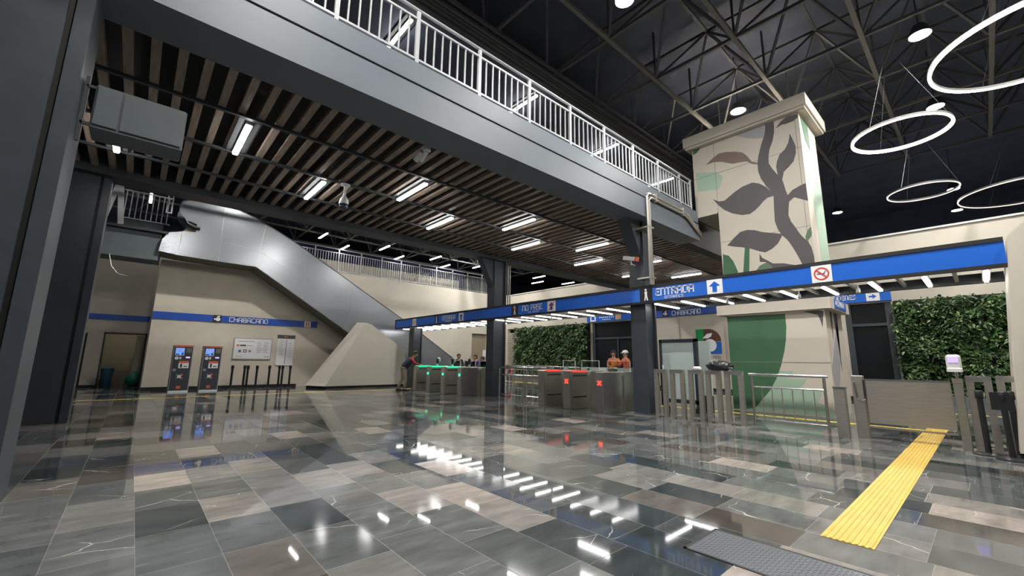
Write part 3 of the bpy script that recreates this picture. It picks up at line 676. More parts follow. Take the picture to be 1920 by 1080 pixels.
# ================================================================== BACK WALL FURNITURE
def kiosk(x0, label):
    t = thing('ticket_machine', label, 'ticket machine', (x0 + .3, 19.6, 0), 'ticket machines')
    MB().cbox(x0, x0 + .58, 19.34, 19.85, .04, 1.66, .015).build('cabinet', M['kgrey'], t)
    MB().box(x0 + .01, x0 + .57, 19.32, 19.8, 0, .05).build('plinth', M['sign_white'], t)
    F = faceY(19.34)
    o = MB(); F.rect(o, x0 + .03, x0 + .55, .07, 1.60, 0, .012); o.build('front_panel', M['kiosk'], t)
    F = faceY(19.328)
    o = MB(); F.rect(o, x0 + .02, x0 + .56, 1.60, 1.655, -.012, .006); o.build('header_strip', M['kred'], t)
    o = MB(); F.rect(o, x0 + .06, x0 + .32, 1.29, 1.56, 0, .008, 0); sc = o.build('screen_bezel', M['paper'], t)
    o = MB(); F.rect(o, x0 + .075, x0 + .305, 1.305, 1.545, .008, .012, 0); F.poly(o, disc(x0 + .18, 1.45, .04, 12), .012, .014, 1); F.rect(o, x0 + .08, x0 + .18, 1.31, 1.36, .012, .014, 2); F.rect(o, x0 + .24, x0 + .30, 1.31, 1.40, .012, .014, 3)
    o.build('screen', [M['screen'], M['sign_white'], M['kgreen'], M['kblue']], sc)
    o = MB()
    for i in range(3):
        for j in range(4): F.rect(o, x0 + .38 + i * .05, x0 + .415 + i * .05, 1.40 + j * .04, 1.43 + j * .04, 0, .008)
    o.build('keypad', M['kgrey'], t)
    o = MB(); F.rect(o, x0 + .38, x0 + .50, 1.20, 1.25, 0, .01); o.build('card_reader', M['violet'], t)
    o = MB(); F.poly(o, disc(x0 + .12, 1.20, .06, 14), 0, .02); F.rect(o, x0 + .2, x0 + .25, 1.16, 1.25, 0, .008); o.build('coin_slot', M['paper'], t)
    o = MB(); F.rect(o, x0 + .20, x0 + .49, .84, 1.02, 0, .012, 0); F.rect(o, x0 + .20, x0 + .49, 1.02, 1.10, 0, .012, 1); F.rect(o, x0 + .25, x0 + .30, .87, 1.0, .012, .016, 2); F.rect(o, x0 + .35, x0 + .45, .89, .92, .012, .016, 2)
    o.build('note_acceptor', [M['sign_white'], M['kred'], M['black']], t)
    o = MB(); F.poly(o, disc(x0 + .10, .78, .05, 14), 0, .02); o.build('lock', M['kgrey'], t)
    o = MB(); F.rect(o, x0 + .21, x0 + .32, .50, .60, 0, .01, 0)
    for a, mi in ((45, 1), (135, 2), (225, 3), (315, 1)):
        c, s2 = math.cos(R(a)), math.sin(R(a))
        F.poly(o, [(x0 + .265 + c * .07 - s2 * .05, .55 + s2 * .07 + c * .05), (x0 + .265 + c * .15, .55 + s2 * .13), (x0 + .265 + c * .07 + s2 * .05, .55 + s2 * .07 - c * .05)], 0, .006, mi)
    o.build('printed_graphic', [M['paper'], M['kred'], M['kblue'], M['kgreen']], t)
    o = MB(); F.rect(o, x0 + .22, x0 + .34, .12, .22, 0, .008); o.build('sticker', M['kred'], t)
    return t
kiosk(1.05, 'tall charcoal ticket machine with violet card reader, nearest the store room doorway')
kiosk(1.93, 'tall charcoal ticket machine next to the black bollards')
t = thing('information_board', 'white rectangular information board on the back wall beside the line map', 'board', (3.8, 20.78, 1.2))
MB().box(3.08, 4.44, 20.76, 20.80, 1.20, 2.03).build('panel', M['paper'], t)
MB().box(3.05, 4.47, 20.765, 20.80, 1.17, 2.06).build('frame', M['kgrey'], t)
F = faceY(20.76); o = MB(); random.seed(3)
F.rect(o, 3.2, 3.8, 1.91, 1.935, 0, .003)
for r in range(9):
    for c in range(2): F.rect(o, 3.90 + c * .24, 3.90 + c * .24 + random.uniform(.14, .22), 1.90 - r * .055, 1.915 - r * .055, 0, .003)
F.rect(o, 3.15, 3.4, 1.28, 1.295, 0, .003); F.rect(o, 4.2, 4.4, 1.28, 1.30, 0, .003, 1)
F.rect(o, 3.28, 3.5, 1.72, 1.78, 0, .003, 1); F.rect(o, 3.54, 3.75, 1.74, 1.76, 0, .003, 0); F.rect(o, 3.16, 3.25, 1.71, 1.79, 0, .003, 2)
F.rect(o, 3.24, 3.34, 1.46, 1.56, 0, .003, 3); F.rect(o, 3.42, 3.54, 1.46, 1.58, 0, .003, 1); F.rect(o, 3.61, 3.70, 1.47, 1.56, 0, .003, 4); F.poly(o, disc(3.48, 1.52, .035, 10), .003, .005, 5)
o.build('printing', [M['ink'], M['inkd'], M['kred'], M['kblue'], M['pviolet'], M['sign_white']], t)
t = thing('line_map', 'tall white line map with violet route line and dark header on the back wall', 'map', (5.0, 20.78, .93))
MB().box(4.68, 5.36, 20.765, 20.80, .93, 2.10).build('panel', M['paper'], t)
MB().box(4.66, 5.38, 20.76, 20.80, 2.10, 2.26).build('header', M['kiosk'], t)
F = faceY(20.765); o = MB(); F.rect(o, 5.02, 5.045, 1.0, 2.06, 0, .004, 0)
for r in range(14): F.rect(o, 4.76, 4.76 + random.uniform(.1, .2), 2.02 - r * .05, 2.03 - r * .05, 0, .003, 1)
for r in range(6): F.rect(o, 5.14, 5.14 + random.uniform(.08, .16), 1.9 - r * .11, 1.912 - r * .11, 0, .003, 1)
o.build('route_line', [M['pviolet'], M['ink']], t)
F = faceY(20.76); o = MB(); F.rect(o, 4.92, 5.08, 2.16, 2.20, 0, .003); o.build('heading', M['kred'], t)
# bollards along the wall
bl = thing('bollard', 'black retractable belt post beside the second ticket machine', 'bollard', (3.05, 20.3, 0), 'black belt posts along the back wall')
MB().lathe([(.11, 0), (.11, .012), (.09, .03), (.05, .045)], (3.05, 20.3, 0), 18).build('base', M['blackpl'], bl, smooth=True)
MB().tube([(3.05, 20.3, .03), (3.05, 20.3, .80)], .042, 12).build('post', M['blackpl'], bl, smooth=True)
MB().lathe([(.05, .79), (.055, .80), (.055, .92), (.045, .93)], (3.05, 20.3, 0), 12).build('belt_head', M['blackpl'], bl, smooth=True)
for x, y, l in ((3.50, 20.45, 'rear black belt post of the pair under the information board corner'), (3.58, 20.25, 'front black belt post of the pair under the information board corner'), (3.90, 20.2, 'single black belt post under the middle of the information board'),
                (4.38, 20.3, 'single black belt post under the information board edge by the map'), (4.78, 20.4, 'rear black belt post of the pair under the line map'), (4.86, 20.2, 'front black belt post of the pair under the line map'), (5.16, 20.2, 'last black belt post, nearest the beige pyramid')):
    dup(bl, (x - 3.05, y - 20.3, 0), l)
# store room contents
t = thing('bin', 'blue plastic bin inside the store room doorway', 'bin', (-.72, 24.4, 0))
MB().lathe([(.17, 0), (.19, .5), (.215, .68), (.215, .72), (.2, .72)], (-.72, 24.4, 0), 16).build('tub', M['binblue'], t, smooth=True)
MB().lathe([(.22, .715), (.22, .74), (.1, .78), (.001, .785)], (-.72, 24.4, 0), 16).build('lid', M['binblue'], t, smooth=True)
t = MB()
rg = []
for i in range(9):
    z = .62 * i / 8; q = [.16, .24, .27, .28, .27, .25, .2, .1, .05][i]
    rg.append([(.14 + (q + random.uniform(-.025, .025)) * math.cos(2 * math.pi * j / 16), 24.3 + (q + random.uniform(-.025, .025)) * math.sin(2 * math.pi * j / 16), z) for j in range(16)])
t.loft(rg); tag(t.build('plastic_bag', M['bingreen'], smooth=True), 'shiny green plastic bag slumped in the store room doorway', 'bag')
t = thing('carton', 'pale carton standing behind the green bag in the store room', 'box', (-.28, 25.0, 0))
MB().box(-.5, -.08, 24.8, 25.2, 0, .62).build('body', M['shutter'], t); MB().box(-.5, -.3, 24.8, 25.2, .62, .635).box(-.28, -.08, 24.8, 25.2, .62, .635).build('flap', M['shutter'], t)

tube_x(-.35, 24.9, 2.36, M['tubew'], 'added unseen tube lighting the store room from its ceiling', 'added store room lights', 1.1)  # added tube, out of sight, that brightens the store room
# beige pyramid under the escalator
t = thing('pyramid_plinth', 'big beige pyramid shaped plinth tucked under the escalator', 'plinth', (7.7, 19.2, 0))
fr = [(6.2, 18.6), (9.77, 18.6)]
A = [(5.6, 19.55, .14), (6.15, 18.6, .14), (9.77, 18.6, .14), (9.77, 19.55, .14)]
mb = MB()
mb.v = [(5.6, 19.58, .10), (6.12, 18.6, .10), (9.9, 18.6, .10), (9.9, 19.58, .10), (5.72, 19.58, .22), (6.22, 18.6, .22), (9.72, 18.6, 1.70), (9.72, 19.58, 1.70), (7.40, 18.85, 2.88), (7.72, 18.62, 2.88), (7.98, 18.62, 2.82), (7.6, 19.3, 2.88)]
mb.f = [(0, 1, 5, 4), (1, 2, 6, 10, 9, 5), (4, 5, 9, 8), (2, 3, 7, 6), (6, 7, 11, 10), (8, 9, 10, 11), (4, 8, 11, 7, 3, 0), (0, 3, 2, 1)]
mb.m = [0] * 8
mb.build('slab', M['beige2'], t)
MB().prism([(5.68, 19.55), (6.2, 18.65), (9.87, 18.65), (9.87, 19.55)], (0, 0, 0), (1, 0, 0), (0, 1, 0), (0, 0, 1), 0, .1).build('plinth_base', M['black'], t)

# ================================================================== ESCALATOR AND LANDING
top = [(.62, 6.88), (.68, 7.05), (.85, 7.13), (1.15, 7.18), (2.02, 7.20), (2.4, 7.16), (2.75, 7.07), (3.1, 6.96), (3.55, 6.78), (4.1, 6.53), (4.85, 6.16), (6.66, 5.14), (8.4, 4.16), (10.2, 3.16), (13.2, 1.32), (14.3, .95), (15.2, .9)]
bot = [(15.2, 0), (12.0, 0), (10.8, .22), (6.92, 2.70), (3.32, 4.94), (1.92, 4.95), (.76, 4.98), (.21, 5.04), (.26, 5.5), (.42, 5.78), (.85, 5.92), (1.2, 5.95), (1.2, 6.28), (.9, 6.36), (.7, 6.52), (.62, 6.7)]
t = thing('escalator', 'escalator with grey steel side cladding sloping down behind the pyramid', 'escalator', (6, 20.2, 0))
o = MB(); o.prism(top + bot, (0, 0, 0), (1, 0, 0), (0, 0, 1), (0, 1, 0), 19.6, 19.66); o.build('side_cladding', M['esc'], t)
rd = [(a, c - .75) for a, c in top[3:]]
o = MB(); o.prism(rd + bot[:8], (0, 0, 0), (1, 0, 0), (0, 0, 1), (0, 1, 0), 19.68, 20.72); o.build('truss_soffit', M['soffit'], t)
o = MB(); o.prism(top + bot, (0, 0, 0), (1, 0, 0), (0, 0, 1), (0, 1, 0), 20.74, 20.79); o.build('rear_cladding', M['esc'], t)
o = MB()
for i in range(len(top) - 1):
    a, c = top[i], top[i + 1]; o.bar((a[0], 19.63, a[1] + .015), (c[0], 19.63, c[1] + .015), .07, .035)
o.build('handrail', M['blackpl'], t)
o = MB()
for (xa, za), (xb, zb) in (((2.02, 4.97), (2.02, 7.16)), ((3.32, 4.96), (3.5, 6.78)), ((.76, 4.99), (.80, 5.9)), ((5.2, 3.8), (5.2, 5.95)), ((7.3, 2.5), (7.3, 4.75)), ((2.02, 5.75), (3.4, 5.6)), ((3.4, 5.6), (6.0, 4.2))):
    o.bar((xa, 19.598, za), (xb, 19.598, zb), .012, .006) if xa != xb else o.bar((xa, 19.598, za), (xb, 19.598, zb), .006, .012)
o.build('panel_joints', M['steeld'], t)
o = MB(); o.tube([(.80, 19.56, 6.42), (.92, 19.56, 6.22), (1.15, 19.56, 6.12), (1.32, 19.56, 6.1)], .06, 8); o.build('handrail_inlet', M['blackpl'], t, smooth=True)
t = thing('upper_landing', 'dark landing with white railing at the head of the escalator', 'landing', (-.45, 20, 4.66))
MB().box(-1.35, .24, 19.75, 20.6, 4.70, 5.70).build('fascia', M['greybox'], t)
MB().box(-1.40, .42, 19.55, 20.8, 5.70, 5.78).build('floor_slab', M['darkgird'], t)
MB().box(-1.05, .25, 20.72, 20.78, 5.78, 6.28).build('kick_panel', M['greybox'], t)
MB().bar((-1.0, 20.75, 6.34), (.42, 20.75, 6.34), .04).build('bottom_rail', M['rail'], t); MB().bar((-1.0, 20.75, 7.40), (.42, 20.75, 7.40), .05).build('handrail', M['rail'], t)
for k in range(9):
    x = -.92 + .155 * k
    MB().bar((x, 20.75, 6.34), (x, 20.75, 7.4), .03).build('baluster', M['rail'], t)
MB().bar((-1.36, 19.6, 5.78), (-1.14, 19.7, 7.18), .14, .1).bar((-.9, 19.6, 5.78), (-1.06, 19.7, 7.18), .16, .1).build('brace', M['rail'], t)
MB().bar((.26, 19.62, 6.5), (.26, 19.62, 7.30), .045).bar((.40, 19.62, 6.5), (.40, 19.62, 7.30), .045).bar((.26, 19.62, 6.52), (.40, 19.62, 6.52), .045).bar((.26, 19.62, 7.28), (.40, 19.62, 7.28), .045).build('end_post', M['rail'], t)
MB().tube([(-1.05, 19.7, 4.70), (-.95, 19.7, 4.3), (-.75, 19.68, 4.05), (-.5, 19.66, 4.0)], .016, 6).build('loose_cable', M['rail'], t, smooth=True)

# mezzanine railing on the back wall
t = thing('mezzanine_railing', 'white railing along the top of the pale mezzanine wall at the back', 'railing', (12.5, 23.95, 6.07))
MB().tube([(4, 23.95, 7.42), (19.7, 23.95, 7.42)], .03, 6).build('handrail', M['rail'], t)
MB().bar((4, 23.95, 7.20), (19.7, 23.95, 7.20), .035).build('top_rail', M['rail'], t)
MB().bar((4, 23.95, 6.17), (19.7, 23.95, 6.17), .035).build('bottom_rail', M['rail'], t)
q0 = None
for k in range(-2, 11):
    x = 6.77 + 1.29 * k
    if q0 is None: q0 = MB().box(x - .03, x + .03, 23.92, 23.98, 6.05, 7.42).build('post', M['rail'], t); qx = x
    else:
        c = q0.copy(); COL.objects.link(c); c.location.x += x - qx
q1 = None; n = 0
for k in range(-1, 10):
    for j in range(1, 9):
        x = 6.77 + 1.29 * k + 1.29 * j / 9
        if x > 19.6: continue
        if q1 is None: q1 = MB().box(x - .013, x + .013, 23.937, 23.963, 6.17, 7.20).build('baluster', M['rail'], t); qx1 = x
        else:
            c = q1.copy(); COL.objects.link(c); c.location.x += x - qx1
tag(MB().box(6.2, 18.2, 26.0, 26.06, 6.55, 7.9).build('blue_hoarding', mat('deep_blue', (.012, .016, .10), .6)), 'deep blue hoarding standing behind the mezzanine railing', 'panel')
tag(MB().box(5.5, 17.2, 25.2, 25.26, 5.5, 7.0).build('low_parapet', M['beige']), 'pale low wall standing close behind the mezzanine balusters', 'wall')

# ================================================================== MURAL PILLAR
PX = 12.65
t = thing('mural_pillar', 'tall beige pillar painted with a plum coloured vine and leaves', 'pillar', (13.5, 3.7, 0))
MB().box(PX, 14.4, 2.52, 4.84, 0, 2.64).build('lower_shaft', M['shaft'], t)
MB().box(PX, 14.3, 2.60, 4.86, 2.88, 5.77).build('upper_shaft', M['shaft'], t)
MB().box(PX, 14.3, 2.60, 5.53, 5.77, 8.02).build('top_block', M['shaft'], t)
MB().box(PX - .04, 14.34, 4.87, 5.55, 5.72, 5.77).build('block_lip', M['shaft'], t)
MB().box(PX - .15, 14.5, 2.42, 5.68, 8.02, 8.09).box(PX - .2, 14.55, 2.37, 5.73, 8.09, 8.42).build('cap', M['shaft'], t)
wb = MB().box(PX - .17, 14.55, 2.36, 5.05, 2.62, 2.90).build('waist_band', M['shaft'], t)
FS = Face((0, 2.36, 0), (1, 0, 0), (0, -1, 0))
o = MB(); FS.rect(o, PX + .25, 14.15, 2.665, 2.885, 0, .015); sg = o.build('lift_sign', M['blue'], t)
o = MB(); text(FS, o, 'ELEVADOR', PX + .45, 13.95, 2.73, 2.85, .015, .02, .18); FS.poly(o, disc(PX + .35, 2.78, .05, 12), .015, .02); o.build('lettering', M['sign_white'], sg)
FP = faceX(PX)
def paint(name, pts, m, d=.004, ymin=2.6, ymax=5.53):
    pts = [(-max(ymin, min(ymax, p[0])), p[1]) for p in pts]
    o = MB(); FP.poly(o, pts, 0.0, d); return o.build(name, m, t)
paint('mint_wash', [(5.46,7.23),(4.82,7.04),(4.65,6.84),(4.78,6.48),(5.43,6.59)], M['mint'], .003)
paint('corner_leaf', [(5.50,8.11),(5.02,8.16),(5.23,8.05),(5.38,7.89),(5.50,7.86)], M['green'], .004)
st = [(3.41,8.11),(3.41,7.92),(3.44,7.72),(3.56,7.41),(3.65,7.12),(3.69,6.91),(3.69,6.67),(3.64,6.44),(3.53,6.18),(3.41,5.96)]
st += [(3.37,5.85),(3.39,5.44),(3.40,5.11),(3.35,4.87),(3.26,4.68),(3.15,4.53),(3.06,4.34),(2.97,4.10),(2.87,3.80),(2.61,3.77),(2.61,3.99),(2.64,4.23),(2.70,4.39),(2.81,4.55),(2.86,4.64),(2.94,4.83),(3.03,5.02),(3.07,5.20),(3.05,5.40),(3.02,5.57),(3.04,5.78)]
st += [(3.07,5.89),(3.12,6.21),(3.22,6.40),(3.33,6.62),(3.41,6.81),(3.40,7.02),(3.36,7.22),(3.26,7.45),(3.20,7.70),(3.19,7.89),(3.19,8.09)]
def clean_z(p): return [(a, min(b, 8.0)) for a, b in p]
paint('vine_stem', clean_z(st), M['stem'], .008)
paint('vine_leaf', [(2.85,7.49),(2.80,7.34),(2.74,7.08),(2.75,6.88),(2.82,6.67),(2.95,6.54),(3.07,6.45),(3.14,6.19),(3.22,6.40),(3.24,6.64),(3.21,6.79),(3.13,6.97),(2.99,7.08),(2.90,7.23),(2.86,7.37)], M['stem'], .007)
paint('vine_leaf', clean_z([(3.15,7.78),(3.03,7.92),(2.87,8.00),(2.61,7.97),(2.62,7.87),(2.72,7.81),(2.89,7.80),(3.01,7.82)]), M['stem'], .006)
paint('vine_leaf', [(5.13,7.38),(4.90,7.53),(4.73,7.61),(4.53,7.59),(4.23,7.49),(4.04,7.38),(3.93,7.22),(3.83,7.02),(3.68,6.93),(3.69,6.90),(3.76,6.91),(3.88,6.99),(3.96,7.08),(4.16,7.12),(4.33,7.14),(4.45,7.20),(4.65,7.32),(4.88,7.39)], M['brownleaf'], .006)
paint('vine_leaf', clean_z([(4.20,8.01),(3.99,8.04),(3.74,8.09),(3.43,8.05),(3.44,7.72),(3.50,7.63),(3.66,7.67),(3.89,7.78),(4.05,7.89)]), M['greyleaf'], .005)
paint('vine_leaf', [(4.99,6.21),(4.82,6.09),(4.66,6.07),(4.36,6.25),(4.14,6.35),(3.87,6.39),(3.70,6.31),(3.54,6.16),(3.40,5.95),(3.34,5.84),(3.52,5.83),(3.63,5.76),(3.73,5.66),(3.85,5.56),(4.00,5.48),(4.21,5.50),(4.47,5.62),(4.68,5.78),(4.83,5.96)], M['stem'], .006)
paint('vine_leaf', [(3.05,5.75),(2.92,5.87),(2.74,5.94),(2.61,5.97),(2.60,5.47),(2.77,5.58),(2.90,5.66),(3.02,5.57),(3.06,5.63)], M['stem'], .006)
paint('vine_leaf', [(4.68,4.68),(4.50,4.85),(4.30,5.01),(4.12,5.03),(3.92,4.98),(3.73,4.88),(3.52,4.81),(3.25,4.72),(3.28,4.65),(3.38,4.48),(3.53,4.36),(3.70,4.29),(3.83,4.34),(4.05,4.46),(4.28,4.55),(4.49,4.61)], M['stem'], .006)
paint('vine_leaf', [(2.54,5.01),(2.52,4.75),(2.55,4.58),(2.62,4.51),(2.73,4.39),(2.75,4.53),(2.68,4.70),(2.59,4.77)], M['moss'], .006)
paint('green_stalk', [(4.21,4.53),(4.09,4.48),(4.15,3.80),(4.31,3.79)], M['green'], .005)
paint('green_leaf', [(4.82,4.44),(4.66,4.37),(4.55,4.19),(4.45,3.88),(4.43,3.68),(4.86,3.70)], M['green'], .005, ymax=4.86)
paint('green_leaf', [(4.01,3.78),(3.87,3.94),(3.69,4.01),(3.54,3.95),(3.44,3.81),(3.61,3.69)], M['moss'], .005)
paint('curled_leaf', [(3.85,4.28),(3.79,4.15),(3.66,4.05),(3.54,3.95),(3.28,3.91),(3.03,3.82),(3.29,3.77),(3.55,3.79),(3.59,3.90),(3.72,4.02),(3.86,4.05)], M['stem'], .0065)
gl = [(4.84,2.59),(3.38,2.56),(3.38,2.21),(3.42,1.87),(3.48,1.58),(3.58,1.24),(3.67,1.01)] + [(3.64,1.08),(3.72,0.87),(3.89,0.56),(4.28,0.10),(4.53,0.03),(4.79,0.00)]
paint('green_leaf', [(min(4.84, a), min(2.62, max(0, b))) for a, b in gl[:-1]] + [(4.84, .02), (4.84, 2.62)], M['green'], .005, ymin=2.52)
paint('mint_leaf', [(a, max(.02, b)) for a, b in [(3.64,1.08),(3.32,1.09),(3.37,1.01),(3.47,0.91),(3.04,0.89),(3.19,0.69),(2.74,0.63),(2.87,0.34),(2.57,0.20),(2.57,0.03),(3.04,0.03),(4.53,0.02),(4.28,0.10),(3.89,0.57),(3.72,0.88)]], M['mint'], .006, ymin=2.52)
paint('drip', [(2.99,2.59),(2.66,2.60),(2.55,2.56),(2.60,2.17),(2.63,2.34),(2.67,2.48),(2.85,2.55)], M['stem'], .006, ymin=2.52)
o = MB()
for z in (1.3,): FP.rect(o, -4.84, -2.52, z, z + .012, .0, .009)
for z in (3.6, 4.8, 7.0): FP.rect(o, -4.86, -2.6, z, z + .012, 0, .0045)
FP.rect(o, -5.53, -4.86, 7.0, 7.012, 0, .0045); FP.rect(o, -4.866, -4.854, 5.77, 8.0, 0, .0045)
FP.rect(o, -2.70, -2.688, 2.9, 8.0, 0, .0045)
o.build('panel_joints', M['joint'], t)
FR = Face((0, 2.6, 0), (1, 0, 0), (0, -1, 0))
o = MB(); FR.poly(o, [(13.2, 5.6), (13.7, 6.3), (14.3, 6.7), (14.3, 2.95), (13.7, 2.95), (13.35, 4.2)], 0, .004); o.build('mint_wash', M['mint'], t)
o = MB(); FR.poly(o, [(12.75, 7.98), (13.5, 7.98), (13.5, 7.2), (13.1, 7.35)], .004, .008); o.build('green_leaf', M['green'], t)
FL = Face((0, 2.52, 0), (1, 0, 0), (0, -1, 0))
for pts in ([(13.1, 2.6), (13.35, 2.6), (13.2, 1.9)], [(13.5, 2.6), (13.9, 2.6), (13.75, 1.1)], [(12.7, 1.2), (13.3, 1.9), (13.9, 2.4), (13.7, 1.4), (13.2, .6), (12.9, .7)]):
    o = MB(); FL.poly(o, pts, 0, .005); o.build('drip', M['stem'] if len(pts) == 3 else M['greyleaf'], t)

# ================================================================== LIVING WALLS
def living_wall(label, y0, y1, z0, z1, n, seed, size, shift=0):
    random.seed(seed)
    t = thing('living_wall', label, 'living wall', (19.8, (y0 + y1) / 2, z0))
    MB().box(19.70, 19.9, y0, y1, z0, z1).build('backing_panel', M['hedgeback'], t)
    mb = MB()
    for i in range(n):
        y = random.uniform(y0, y1); z = random.uniform(z0, z1)
        if math.sin(y * 5.1 + 2 * math.sin(z * 3.7 + seed)) * math.sin(z * 6.3 + 1.5 * math.sin(y * 4.3)) < -.35 and random.random() < .75: continue
        d = .30 * (math.sin(y * 3.3 + seed + math.sin(z * 2.1)) * math.sin(z * 4.1 + y) * .5 + .5) * random.random() ** .5 + random.random() * .12
        c = Vector((19.72 - d, y, z)); L = size * random.uniform(.5, 1.6); w = L * random.uniform(.13, .28)
        ax = Vector((-random.uniform(.1, .9), random.uniform(-1, 1), random.uniform(-.75, .55))).normalized()
        sd = ax.cross(Vector((-1, random.uniform(-.7, .7), random.uniform(.2, 1.2)))).normalized()
        dp = ax.cross(sd).normalized() * w * .25
        k = random.random(); mi = 1 if k > .92 else (2 if k < .50 else 0)
        mb.add([c, c + ax * L * .5 + sd * w + dp, c + ax * L - Vector((0, 0, L * .18)), c + ax * L * .5 - sd * w + dp, c + ax * L * .5], [(0, 1, 4), (1, 2, 4), (0, 4, 3), (4, 2, 3)], mi)
    f = mb.build('foliage', [M['leaf'], M['leaf2'], M['leafd']], t); f['kind'] = 'stuff'
    return t
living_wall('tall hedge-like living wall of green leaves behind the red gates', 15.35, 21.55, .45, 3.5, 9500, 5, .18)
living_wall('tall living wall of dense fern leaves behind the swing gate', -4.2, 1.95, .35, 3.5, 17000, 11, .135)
tag(MB().box(18.6, 19.1, -4.2, 1.9, 0, .34).build('planter_kerb', M['greybox']), 'grey concrete planter kerb at the foot of the fern living wall', 'planter')

# ================================================================== TURNSTILES
def turnstile(y, lamp, cap, label, group, readers, plain=False, lit=True):
    t = thing('turnstile', label, 'turnstile', (9.4, y, 0), group)
    w = .14
    o = MB()
    prof = [(8.80, 0), (8.78, .3), (8.78, .8), (8.80, 1.0), (9.50, 1.0), (9.56, .7), (9.56, .3), (9.50, 0)]
    o.prism(prof, (0, 0, 0), (1, 0, 0), (0, 0, 1), (0, 1, 0), y - w, y + w); o.build('front_cabinet', M['steel'], t, bevel=.012)
    MB().cbox(9.66, 10.28, y - w, y + w, 0, 1.0, .012).build('rear_cabinet', M['steel'], t)
    MB().box(9.5, 9.7, y - w + .03, y + w - .03, 0, .9).build('link_panel', M['steeld'], t)
    MB().box(8.765, 8.785, y - w - .004, y - w + .02, .02, .99).build('edge_strip', M['chrome'], t)
    if not plain: MB().box(8.86, 9.46, y - w - .012, y + w + .012, .962, 1.015).build('light_cap', cap, t)
    for z in () if plain else (.86, .30):
        o = MB(); o.box(8.88, 9.46, y - w - .006, y - w + .002, z, z + .035); o.build('slot', M['black'], t)
    FT = faceX(8.78); o = MB()
    if lamp is M['greenlamp']: FT.poly(o, disc(-y, .73, .05, 16), 0, .012)
    if lamp is M['redlamp']:
        for a in (45, 135): 
            c, s2 = math.cos(R(a)) * .075, math.sin(R(a)) * .075; nx, ny = -s2 * .25, c * .25
            FT.poly(o, [(-y - c + nx, .73 - s2 + ny), (-y - c - nx, .73 - s2 - ny), (-y + c - nx, .73 + s2 - ny), (-y + c + nx, .73 + s2 + ny)], .012, .016)
    if lit: o.build('signal_lamp', lamp, t)
    if readers:
        o = MB(); o.tube([(9.2, y, 1.0), (9.2, y, 1.08), (9.24, y, 1.14), (9.28, y, 1.20), (9.27, y, 1.30), (9.22, y, 1.33)], [.05, .045, .05, .06, .065, .05], 10); rr = o.build('reader_stem', M['white'], t, smooth=True)
        o = MB(); o.box(9.17, 9.215, y - .045, y + .045, 1.12, 1.30); o.build('reader_face', M['blackpl'], rr)
    return t
GG = 'turnstiles with green lamps'
g0 = turnstile(15.83, M['greenlamp'], M['greencap'], 'green lit turnstile where the man in the vest leans', GG, False, lit=False)
for y, l in ((14.79, 'green lit turnstile, second from the leaning man'), (13.71, 'green lit turnstile, third from the leaning man'), (12.62, 'green lit turnstile next to the column with thin pipes')):
    turnstile(y, M['greenlamp'], M['greencap'], l, GG, True, y < 13)
RG = 'turnstiles with red lamps'
turnstile(8.54, M['redlamp'], M['redcap'], 'red capped turnstile at the end of the low handrail', RG, False, lit=False)
turnstile(7.60, M['redlamp'], M['redcap'], 'red capped turnstile in the middle of its group', RG, False)
turnstile(6.52, M['redlamp'], M['steel'], 'turnstile with red cross lamp beside the camera column', RG, False, True)
# glass wings on the cabinets
def wing(y0, y1, x, label, group, zt=1.38):
    t = thing('glass_barrier', label, 'barrier', (x, (y0 + y1) / 2, 0), group)
    MB().box(x - .006, x + .006, y0, y1, .35, zt).build('pane', M['glass'], t)
    MB().box(x - .012, x + .012, y0, y1, zt, zt + .015).box(x - .012, x + .012, y0 - .012, y0, .35, zt + .015).box(x - .012, x + .012, y1, y1 + .012, .35, zt + .015).build('edge_trim', M['paper'], t)
    MB().box(x - .03, x + .03, y1 - .05, y1 + .05, 0, .36).build('pivot', M['steeld'], t)
    return t
for a, e, l in ((8.66, 9.14, 'glass wing standing before the first red turnstile'), (7.74, 8.38, 'glass wing closing the lane between the two red capped turnstiles'), (6.68, 7.42, 'glass wing closing the lane beside the red cross turnstile'), (6.05, 6.36, 'narrow glass wing against the camera column')):
    wing(a, e, 10.42, l, 'glass wings of the red gates', 1.28)
for a, e, l in ((14.95, 15.65, 'glass wing in the lane nearest the leaning man'), (13.87, 14.63, 'glass wing in the middle green lane'), (12.8, 13.55, 'glass wing in the green lane nearest the column')):
    wing(a, e, 10.42, l, 'glass wings of the green gates', 1.22)
wc = None
for k, (y0, y1) in enumerate(((9.40, 9.66), (8.62, 8.9), (7.85, 8.55), (7.0, 7.5))):
    t = thing('exit_cabinet', 'pale exit gate cabinet behind the red gates, %s from the low handrail' % ORD[k], 'cabinet', (11.3, (y0 + y1) / 2, 0), 'pale exit cabinets behind the gates')
    MB().cbox(11.0, 11.6, y0, y1, 0, 1.08, .02).build('body', M['steel'], t); MB().box(10.98, 11.0, y0 + .03, y1 - .03, .8, 1.06).build('front_plate', M['paper'], t)

